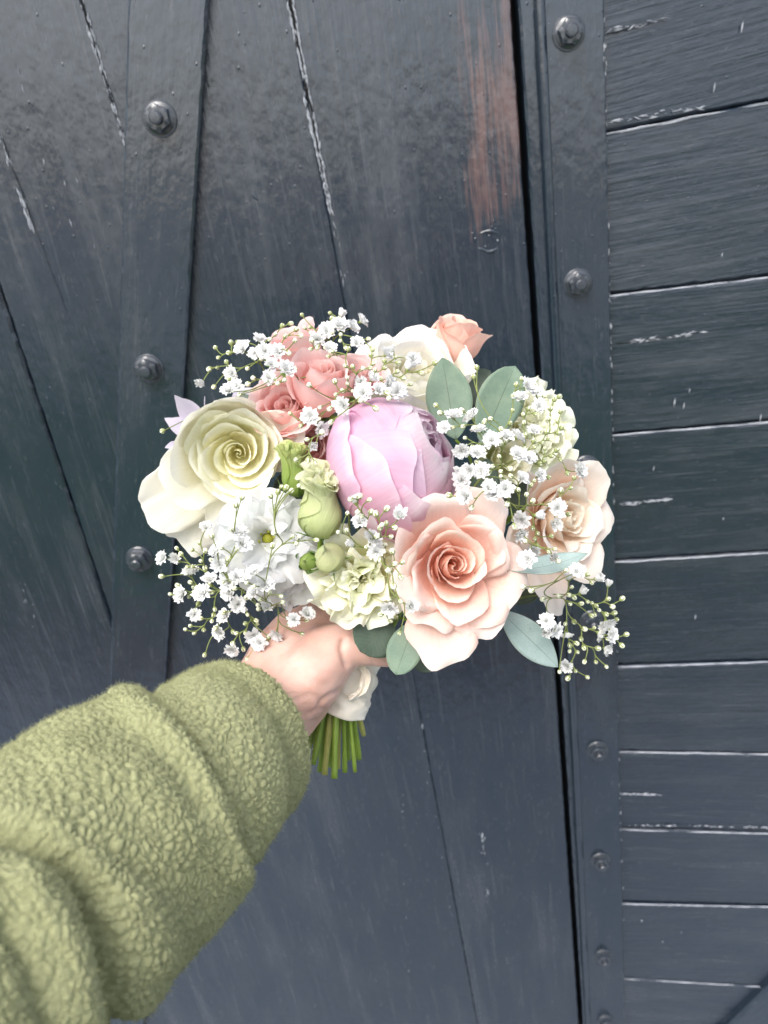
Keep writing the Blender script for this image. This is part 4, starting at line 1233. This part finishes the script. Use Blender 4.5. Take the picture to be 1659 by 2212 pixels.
# ------------------------------------------------------------------ satin binding
hd = (HT - HB).normalized()
root = empty('ribbon_binding'); root.matrix_basis = frame(HB, hd)
tag(root, 'cream satin ribbon wound round the stems below the thumb', 'ribbon')
hl = (HT - HB).length
nv, nu = 60, 72
V = []; UV = []
for j in range(nv):
    v = j / (nv - 1)
    for i in range(nu):
        a = 2 * math.pi * i / nu
        r = .0158 + .0014 * v
        # windings overlap in slanting steps, with soft creases
        q = (v * 3.1 + .16 * math.sin(a + .6) + .05 * math.sin(3 * a)) % 1.0
        r += .0016 * q * min(1, (1 - q) * 7) 
        r += .0011 * abs(math.sin(9 * v + 2.2 * a + 1.5 * noise.noise(Vector((math.cos(a), math.sin(a), v * 4))))) ** 3
        r += .0016 * noise.noise(Vector((math.cos(a) * 1.6, math.sin(a) * 1.6, v * 3.0 + 4))) + .0010 * noise.noise(Vector((math.cos(a) * 3, math.sin(a) * 3, v * 9.0)))
        fz = .0014 * math.sin(2 * a + 1) * (1 - v)
        if j == 0: r *= .90
        V.append((r * math.cos(a), r * math.sin(a), (v - .01) * (hl + .012) + fz)); UV.append((i / nu, v))
obj('wrap', mesh_from('wrap', V, grid_faces(nu, nv, True), UV), M['satin'], root)
# the twisted end of the ribbon on the right of the handle
inv = root.matrix_basis.inverted()
V = []; UV = []
pth = catmull([P(752, 1440, .452), P(778, 1438, .452), P(790, 1452, .456), P(786, 1480, .452), P(774, 1500, .450), P(752, 1512, .450)], 40)
for j, p in enumerate(pth):
    v = j / 39
    t = (pth[min(j + 1, 39)] - pth[max(j - 1, 0)]).normalized()
    s = t.cross(-FW).normalized()
    for i in range(9):
        u = -1 + i / 4
        V.append(inv @ (p + s * u * .0024 * (1 - .35 * math.sin(v * 9)) - FW * (-.0015 + .0016 * math.cos(u * 4 + v * 7) + .0012 * math.sin(v * 22 + u)))); UV.append((i / 8, v))
o = obj('ribbon_end', mesh_from('ribbon_end', V, grid_faces(9, 40), UV), M['satin'], root)
md = o.modifiers.new('thickness', 'SOLIDIFY'); md.thickness = .0006

# ------------------------------------------------------------------ person: hand and sleeve
def fast_mesh(name, V, F, smooth=True):
    me = bpy.data.meshes.new(name)
    V = np.asarray(V, dtype=np.float32); F = np.asarray(F, dtype=np.int32)
    me.vertices.add(len(V)); me.vertices.foreach_set('co', V.ravel())
    k = F.shape[1]
    me.loops.add(F.size); me.loops.foreach_set('vertex_index', F.ravel())
    me.polygons.add(len(F))
    me.polygons.foreach_set('loop_start', np.arange(0, F.size, k, dtype=np.int32))
    me.polygons.foreach_set('use_smooth', np.full(len(F), smooth))
    me.update(calc_edges=True)
    me.validate()
    return me

person = tag(empty('person', P(430, 1690, .40)), 'person\'s left arm in a sage green fleece sleeve, hand gripping the bouquet', 'person')
person.matrix_basis = Matrix.Translation(P(430, 1690, .40))
PINV = person.matrix_basis.inverted()

def px_of(co):
    """photo positions of world points (n,3)"""
    d = co - np.array(CAM)
    z = d @ np.array(FW); x = d @ np.array(RT); y = d @ np.array(UP)
    return np.stack([CX + FPX * x / z, CY - FPX * y / z], -1), z

def seg_dist(p, line):
    """distance of points p (n,2) to a polyline"""
    best = np.full(len(p), 1e9)
    for a, b in zip(line[:-1], line[1:]):
        a = np.array(a, float); b = np.array(b, float)
        ab = b - a
        t = np.clip(((p - a) @ ab) / (ab @ ab), 0, 1)
        best = np.minimum(best, np.linalg.norm(p - a - t[:, None] * ab, axis=1))
    return best

def blob_chain(bm, pts):
    """balls of changing radius along a chain of (px,py,z,r_mm)"""
    for (a, b) in zip(pts[:-1], pts[1:]):
        pa, pb2 = P(*a[:3]), P(*b[:3])
        n = max(2, int((pa - pb2).length / .0035))
        for i in range(n + 1):
            u = i / n
            s = u * u * (3 - 2 * u)
            c = pa.lerp(pb2, u); r = (a[3] * (1 - s) + b[3] * s) * .001
            bmesh.ops.create_icosphere(bm, subdivisions=2, radius=r, matrix=Matrix.Translation(c))
bm = bmesh.new()
blob_chain(bm, [(150, 1890, .31, 32), (430, 1660, .395, 30), (560, 1560, .440, 27), (615, 1495, .455, 27)])           # forearm, wrist
blob_chain(bm, [(592, 1545, .446, 25), (640, 1490, .455, 25), (668, 1420, .468, 26), (690, 1370, .480, 24)])          # palm, near edge
blob_chain(bm, [(575, 1500, .455, 24), (610, 1430, .470, 24), (645, 1380, .485, 22)])                                 # back of the hand
blob_chain(bm, [(622, 1515, .440, 20), (668, 1465, .444, 21.5), (706, 1420, .447, 18.5), (738, 1393, .449, 14.5)])        # ball of the thumb
blob_chain(bm, [(700, 1405, .450, 16), (752, 1392, .448, 13.2), (792, 1400, .446, 11.0), (838, 1408, .446, 10.2), (872, 1408, .449, 9.3), (892, 1405, .452, 7.4)])   # thumb across the front
for k, (y0, y1, y2, rr) in enumerate(((1352, 1360, 1372, 8.8), (1390, 1400, 1408, 9.0), (1428, 1438, 1442, 8.6), (1466, 1474, 1474, 7.6))):    # fingers closing behind the handle
    blob_chain(bm, [(662 - k * 10, y0, .492, 11), (706, y1 - 6, .512 - .002 * k, rr + 1.2), (752, y1, .513 - .002 * k, rr), (778, y2, .501, rr - .6), (782, y2 + 4, .490, rr - 1.4)])
me0 = bpy.data.meshes.new('hand_base'); bm.to_mesh(me0); bm.free()
tmp = bpy.data.objects.new('hand_base', me0); COL.objects.link(tmp)
md = tmp.modifiers.new('r', 'REMESH'); md.mode = 'VOXEL'; md.voxel_size = .0016; md.use_smooth_shade = True
md = tmp.modifiers.new('s', 'SMOOTH'); md.factor = .5; md.iterations = 42
dg = bpy.context.evaluated_depsgraph_get(); dg.update()
me = bpy.data.meshes.new_from_object(tmp.evaluated_get(dg))
bpy.data.objects.remove(tmp)
n = len(me.vertices)
co = np.empty(n * 3); me.vertices.foreach_get('co', co); co = co.reshape(-1, 3)
no = np.empty(n * 3); me.vertices.foreach_get('normal', no); no = no.reshape(-1, 3)
px, zz = px_of(co)
facing = np.clip(-(no @ np.array(FW)) * 2 + .3, 0, 1)
dsp = np.zeros(n)
for line, dep, wid in (([(690, 1522), (702, 1508), (716, 1500), (738, 1490)], .0016, 5), ([(672, 1540), (690, 1530), (704, 1534)], .0010, 4), ([(640, 1512), (668, 1500), (690, 1510)], .0007, 6),
                       ([(748, 1436), (742, 1418), (738, 1402), (741, 1384)], .0022, 7), ([(640, 1575), (660, 1562), (682, 1556)], .0008, 4), ([(806, 1436), (800, 1418), (804, 1400)], .0006, 4),
                       ([(610, 1580), (640, 1548), (668, 1540)], .0006, 7), ([(700, 1480), (672, 1470), (640, 1440)], .0005, 9)):
    dsp -= dep * np.exp(-(seg_dist(px, line) / wid) ** 2)
for line, amp, wid in (([(690, 1462), (712, 1440)], .0014, 26), ([(640, 1545), (668, 1580)], .0006, 20)):
    dsp += amp * np.exp(-(seg_dist(px, line) / wid) ** 2)
co += no * (dsp * facing)[:, None]
co -= np.array(person.matrix_basis.translation)
me.vertices.foreach_set('co', co.astype(np.float32).ravel())
me.update(); me.name = 'body'
me.materials.clear()
hand = obj('body', me, M['skin'], person)
# thumb nail
V = []
for j in range(9):
    for i in range(9):
        u = -1 + i / 4; v = j / 8
        q = P(874 + 20 * v, 1404 + u * 13 * (1 - .35 * v ** 4), .449)
        V.append(PINV @ (q - FW * (.0098 - .0035 * u * u - .0022 * v * v)))
obj('nail', mesh_from('nail', V, grid_faces(9, 9)), plain('nail', (.78, .52, .45), .25, .5, .1, 200), person)

# sleeve: rings along the arm (photo position of the centre, depth, radius)
secs = [(-300, 2285, .225, .061), (25, 2005, .275, .0580), (152, 1903, .303, .0580), (214, 1848, .318, .059), (288, 1788, .336, .0605), (340, 1730, .353, .0615), (378, 1688, .367, .0590),
        (396, 1668, .375, .0570), (406, 1660, .380, .0545), (418, 1653, .386, .0520), (436, 1645, .393, .0500), (462, 1634, .400, .0488), (495, 1620, .409, .0480), (522, 1606, .417, .0475), (532, 1600, .421, .0455)]
cen = [P(a, b, c) for a, b, c, d in secs]; rad = [d for *_, d in secs]
far = [(-.36, -.25, -.16), (-.31, -.23, -.07), (-.255, -.205, .03), (-.205, -.185, .125)]      # upper arm, beside the viewer
cen = [CAM + RT * x + UP * y + FW * z for x, y, z in far] + cen; rad = [.066, .065, .064, .062] + rad
cum = [0]
for a, b in zip(cen[:-1], cen[1:]): cum.append(cum[-1] + (b - a).length)
cum = np.array(cum)
vis0 = cum[4] - .045
svals = np.concatenate([np.linspace(0, vis0, 40, endpoint=False), np.linspace(vis0, cum[-1], 560)])
tt = cum
C3 = np.array([list(c) for c in cen])
def smooth_interp(x, xp, fp):
    # Catmull-like smoothing by sampling the linear interpolant with a small box filter
    out = 0
    offs = np.linspace(-.011, .011, 9)
    for o_ in offs: out = out + np.interp(np.clip(x + o_, xp[0], xp[-1]), xp, fp)
    return out / len(offs)
CC = np.stack([smooth_interp(svals, tt, C3[:, i]) for i in range(3)], -1)
def s2(x, fp):
    out = 0
    offs = np.linspace(-.0045, .0045, 5)
    for o_ in offs: out = out + np.interp(np.clip(x + o_, tt[0], tt[-1]), tt, fp)
    return out / 5
RR = s2(svals, np.array(rad))
# rim: turn the edge inwards and run back inside
nr = 14; dirn = (CC[-1] - CC[-8]); dirn /= np.linalg.norm(dirn)
rim_c = []; rim_r = []
for i in range(1, nr + 1):
    a = math.pi * i / nr
    rim_c.append(CC[-1] + dirn * .0035 * math.sin(a)); rim_r.append(RR[-1] - .0035 * (1 - math.cos(a)))
for i in range(1, 26):
    rim_c.append(CC[-1] - dirn * .0022 * i); rim_r.append(rim_r[nr - 1] - .0002 * i)
CC = np.vstack([CC, rim_c]); RR = np.concatenate([RR, rim_r])
ns = len(CC); nph = 540
T = np.gradient(CC, axis=0); T[-len(rim_c):] = dirn
T /= np.linalg.norm(T, axis=1)[:, None]
# tilt the rings a little, as the cuff sits square to the wrist
X = np.cross(T, np.array(UP)); X /= np.linalg.norm(X, axis=1)[:, None]
Y = np.cross(X, T)
ph = np.linspace(0, 2 * np.pi, nph, endpoint=False)
N0 = X[:, None, :] * np.cos(ph)[None, :, None] + Y[:, None, :] * np.sin(ph)[None, :, None]
# the sleeve bags over the cuff: its edge runs back on the upper side
Bv = np.array(RT) * .56 - np.array(UP) * .83
top = np.clip(-(N0 @ Bv), 0, 1) ** 1.2
R2 = np.repeat(RR[:, None], nph, 1)
m0 = len(svals)
se = svals[:, None] + .026 * top[:m0]
se = np.minimum(se, np.maximum(svals[:, None], cum[-1] - .014))
R2[:m0] = s2(se, np.array(rad))
Vw = CC[:, None, :] + N0 * R2[:, :, None]
flat = Vw.reshape(-1, 3); nrm = N0.reshape(-1, 3).copy()
inside = np.zeros(ns, bool); inside[-26:] = True
ins = inside[:, None].repeat(nph, 1).ravel()
px, zz = px_of(flat)
fac = np.clip(-(nrm @ np.array(FW)) * 1.6 + 1.0, 0, 1) * (~ins)
d = np.zeros(len(flat))
# folds: valleys and the swells between them
for line, dep, wid in (([(-60, 1770), (60, 1800), (150, 1850), (205, 1930), (240, 2040), (262, 2150), (275, 2300)], .0105, 28),
                       ([(205, 1930), (240, 2040), (262, 2150)], .0035, 12),
                       ([(250, 1560), (330, 1590), (395, 1660), (425, 1740)], .0026, 34),
                       ([(535, 1930), (500, 1980), (440, 2040), (380, 2110)], .0025, 30),
                       ([(10, 2000), (60, 2080), (100, 2212)], .0035, 24),
                       ([(180, 1790), (280, 1850), (330, 1910)], .0022, 30),
                       ([(255, 1405), (318, 1478), (392, 1540), (452, 1612), (500, 1700), (552, 1855), (580, 1930)], .0060, 14), ([(290, 1390), (350, 1462), (425, 1535), (485, 1605), (530, 1690), (580, 1840), (605, 1910)], .0050, 40),
                       ([(500, 1560), (560, 1640), (600, 1720)], .0008, 26)):
    d -= dep * np.exp(-(seg_dist(px, line) / wid) ** 2) * fac
for line, amp, wid in (([(150, 1640), (300, 1690), (400, 1800)], .0040, 55), ([(300, 1950), (340, 2060)], .0050, 50), ([(60, 1900), (150, 2040), (180, 2180)], .0045, 40),
                       ([(200, 1440), (250, 1490), (345, 1560), (410, 1640), (465, 1740), (525, 1880)], .0040, 30)):
    d += amp * np.exp(-(seg_dist(px, line) / wid) ** 2) * fac
flat = flat + nrm * d[:, None]
g = flat.reshape(ns, nph, 3)
dS = np.gradient(g, axis=0); dP = np.roll(g, -1, 1) - np.roll(g, 1, 1)
nn = np.cross(dP, dS); ln = np.linalg.norm(nn, axis=2, keepdims=True); nn = nn / np.maximum(ln, 1e-12)
if (nn * N0).sum() < 0: nn = -nn
nn[inside] = -N0[inside]
nflat = nn.reshape(-1, 3)
# boucle pile: curly lumps with crevices between them
peb = np.zeros(len(flat))
vis = np.repeat(np.arange(ns) >= 34, nph)
idx = np.nonzero(vis)[0]
VD = noise.voronoi
for i in idx:
    p = flat[i]
    x, y, z = p[0] * 290, p[1] * 290, p[2] * 290
    w = noise.noise_vector(Vector((x * .55, y * .55, z * .55)))
    q = Vector((x + w[0] * .7, y + w[1] * .7, z + w[2] * .7))
    dd, _ = VD(q)
    e = dd[1] - dd[0]
    peb[i] = min(1.0, e * 2.6) ** .8 * .9 + .5 * (1 - dd[0])
amp = .0014 + .0006 * np.array([noise.noise(Vector(p) * 26) for p in flat[::nph]]).repeat(nph)
flat2 = flat + nflat * ((peb - .75) * amp)[:, None]
F = np.array(grid_faces(nph, ns, True))
loc = np.array(person.matrix_basis.translation)
sleeve = obj('sleeve', fast_mesh('sleeve', flat2 - loc, F), M['fleece'], person)

# loose fibres of the pile
nf = 150000
g2 = flat2.reshape(ns, nph, 3)
rows = rng.integers(38, ns - 30, nf); cols = rng.integers(0, nph, nf)
b0 = g2[rows, cols] + (g2[np.minimum(rows + 1, ns - 1), cols] - g2[rows, cols]) * rng.random((nf, 1))
nv0 = nn[rows, cols]
rd = rng.normal(size=(nf, 3)); rd /= np.linalg.norm(rd, axis=1)[:, None]
dirv = nv0 * .7 + rd * .8; dirv /= np.linalg.norm(dirv, axis=1)[:, None]
side = np.cross(dirv, rng.normal(size=(nf, 3))); side /= np.linalg.norm(side, axis=1)[:, None]
curl = np.cross(side, dirv)
ln = rng.uniform(.0010, .0032, (nf, 1)) ** 1.0; wd = .00008
vs = []
for u in (0, .5, 1.0):
    c = b0 - nv0 * .0002 + dirv * ln * u + curl * ln * (.45 * u * u * np.sign(rng.random((nf, 1)) - .5) if u else 0)
    w_ = wd * (1 - .75 * u)
    vs += [c - side * w_, c + side * w_]
V = np.stack(vs, 1)
o8 = np.arange(nf)[:, None] * 6
F = np.concatenate([o8 + np.array([[2 * k, 2 * k + 1, 2 * k + 3, 2 * k + 2]]) for k in range(2)], 0)
fz = obj('fleece_fibres', fast_mesh('fleece_fibres', V.reshape(-1, 3) - loc, F), M['fleece'], sleeve)
fz['kind'] = 'stuff'

def ball_chain(bm, pts, step=.02):
    for (a, b) in zip(pts[:-1], pts[1:]):
        pa, pb2 = Vector(a[:3]), Vector(b[:3])
        n = max(2, int((pa - pb2).length / step))
        for i in range(n + 1):
            u = i / n
            bmesh.ops.create_icosphere(bm, subdivisions=2, radius=a[3] * (1 - u) + b[3] * u, matrix=Matrix.Translation(pa.lerp(pb2, u)))
def body_part(name, chains, mat, voxel=.012):
    bm = bmesh.new()
    for c in chains: ball_chain(bm, c)
    me0 = bpy.data.meshes.new(name); bm.to_mesh(me0); bm.free()
    tmp = bpy.data.objects.new(name, me0); COL.objects.link(tmp)
    md = tmp.modifiers.new('r', 'REMESH'); md.mode = 'VOXEL'; md.voxel_size = voxel; md.use_smooth_shade = True
    md = tmp.modifiers.new('s', 'SMOOTH'); md.factor = .5; md.iterations = 8
    dg = bpy.context.evaluated_depsgraph_get(); dg.update()
    me = bpy.data.meshes.new_from_object(tmp.evaluated_get(dg))
    bpy.data.objects.remove(tmp)
    me.transform(person.matrix_basis.inverted()); me.materials.clear()
    return obj(name, me, mat, person)
by = -D_WALL - .50; bx = .06
navy = plain('navy_cloth', (.012, .016, .028), .9, .2, .4, 60)
body_part('jacket', [[(bx - .07, by, .98, .13), (bx - .08, by, 1.18, .135), (bx - .10, by, 1.30, .10), (bx - .03, by, 1.36, .07)], [(bx + .07, by, .98, .13), (bx + .08, by, 1.18, .135), (bx + .10, by, 1.30, .10), (bx + .03, by, 1.36, .07)],
                     [(bx + .17, by, 1.29, .065), (bx + .24, by + .03, 1.06, .055), (bx + .17, by + .20, 1.20, .045)], [(bx - .17, by, 1.29, .07), (bx - .30, by + .12, 1.24, .066)]], navy)
body_part('trousers', [[(bx + .09 * q, by, .95, .12), (bx + .10 * q, by + .01, .52, .075), (bx + .10 * q, by, .10, .055)] for q in (-1, 1)], navy)
body_part('shoes', [[(bx + .10 * q, by - .03, .05, .05), (bx + .11 * q, by + .14, .04, .04)] for q in (-1, 1)], navy)
body_part('head', [[(bx, by + .01, 1.36, .055), (bx, by + .02, 1.46, .06)], [(bx, by + .03, 1.52, .075), (bx, by + .01, 1.60, .088)], [(bx, by + .115, 1.545, .014), (bx, by + .10, 1.575, .012)]], M['skin'], .008)
body_part('hair', [[(bx, by - .03, 1.64, .085), (bx, by - .055, 1.55, .082), (bx, by - .06, 1.42, .07)], [(bx - .075, by - .01, 1.62, .035), (bx - .085, by - .01, 1.42, .035)], [(bx + .075, by - .01, 1.62, .035), (bx + .085, by - .01, 1.42, .035)]], plain('brown_hair', (.05, .03, .018), .6, .3, .5, 90), .010)
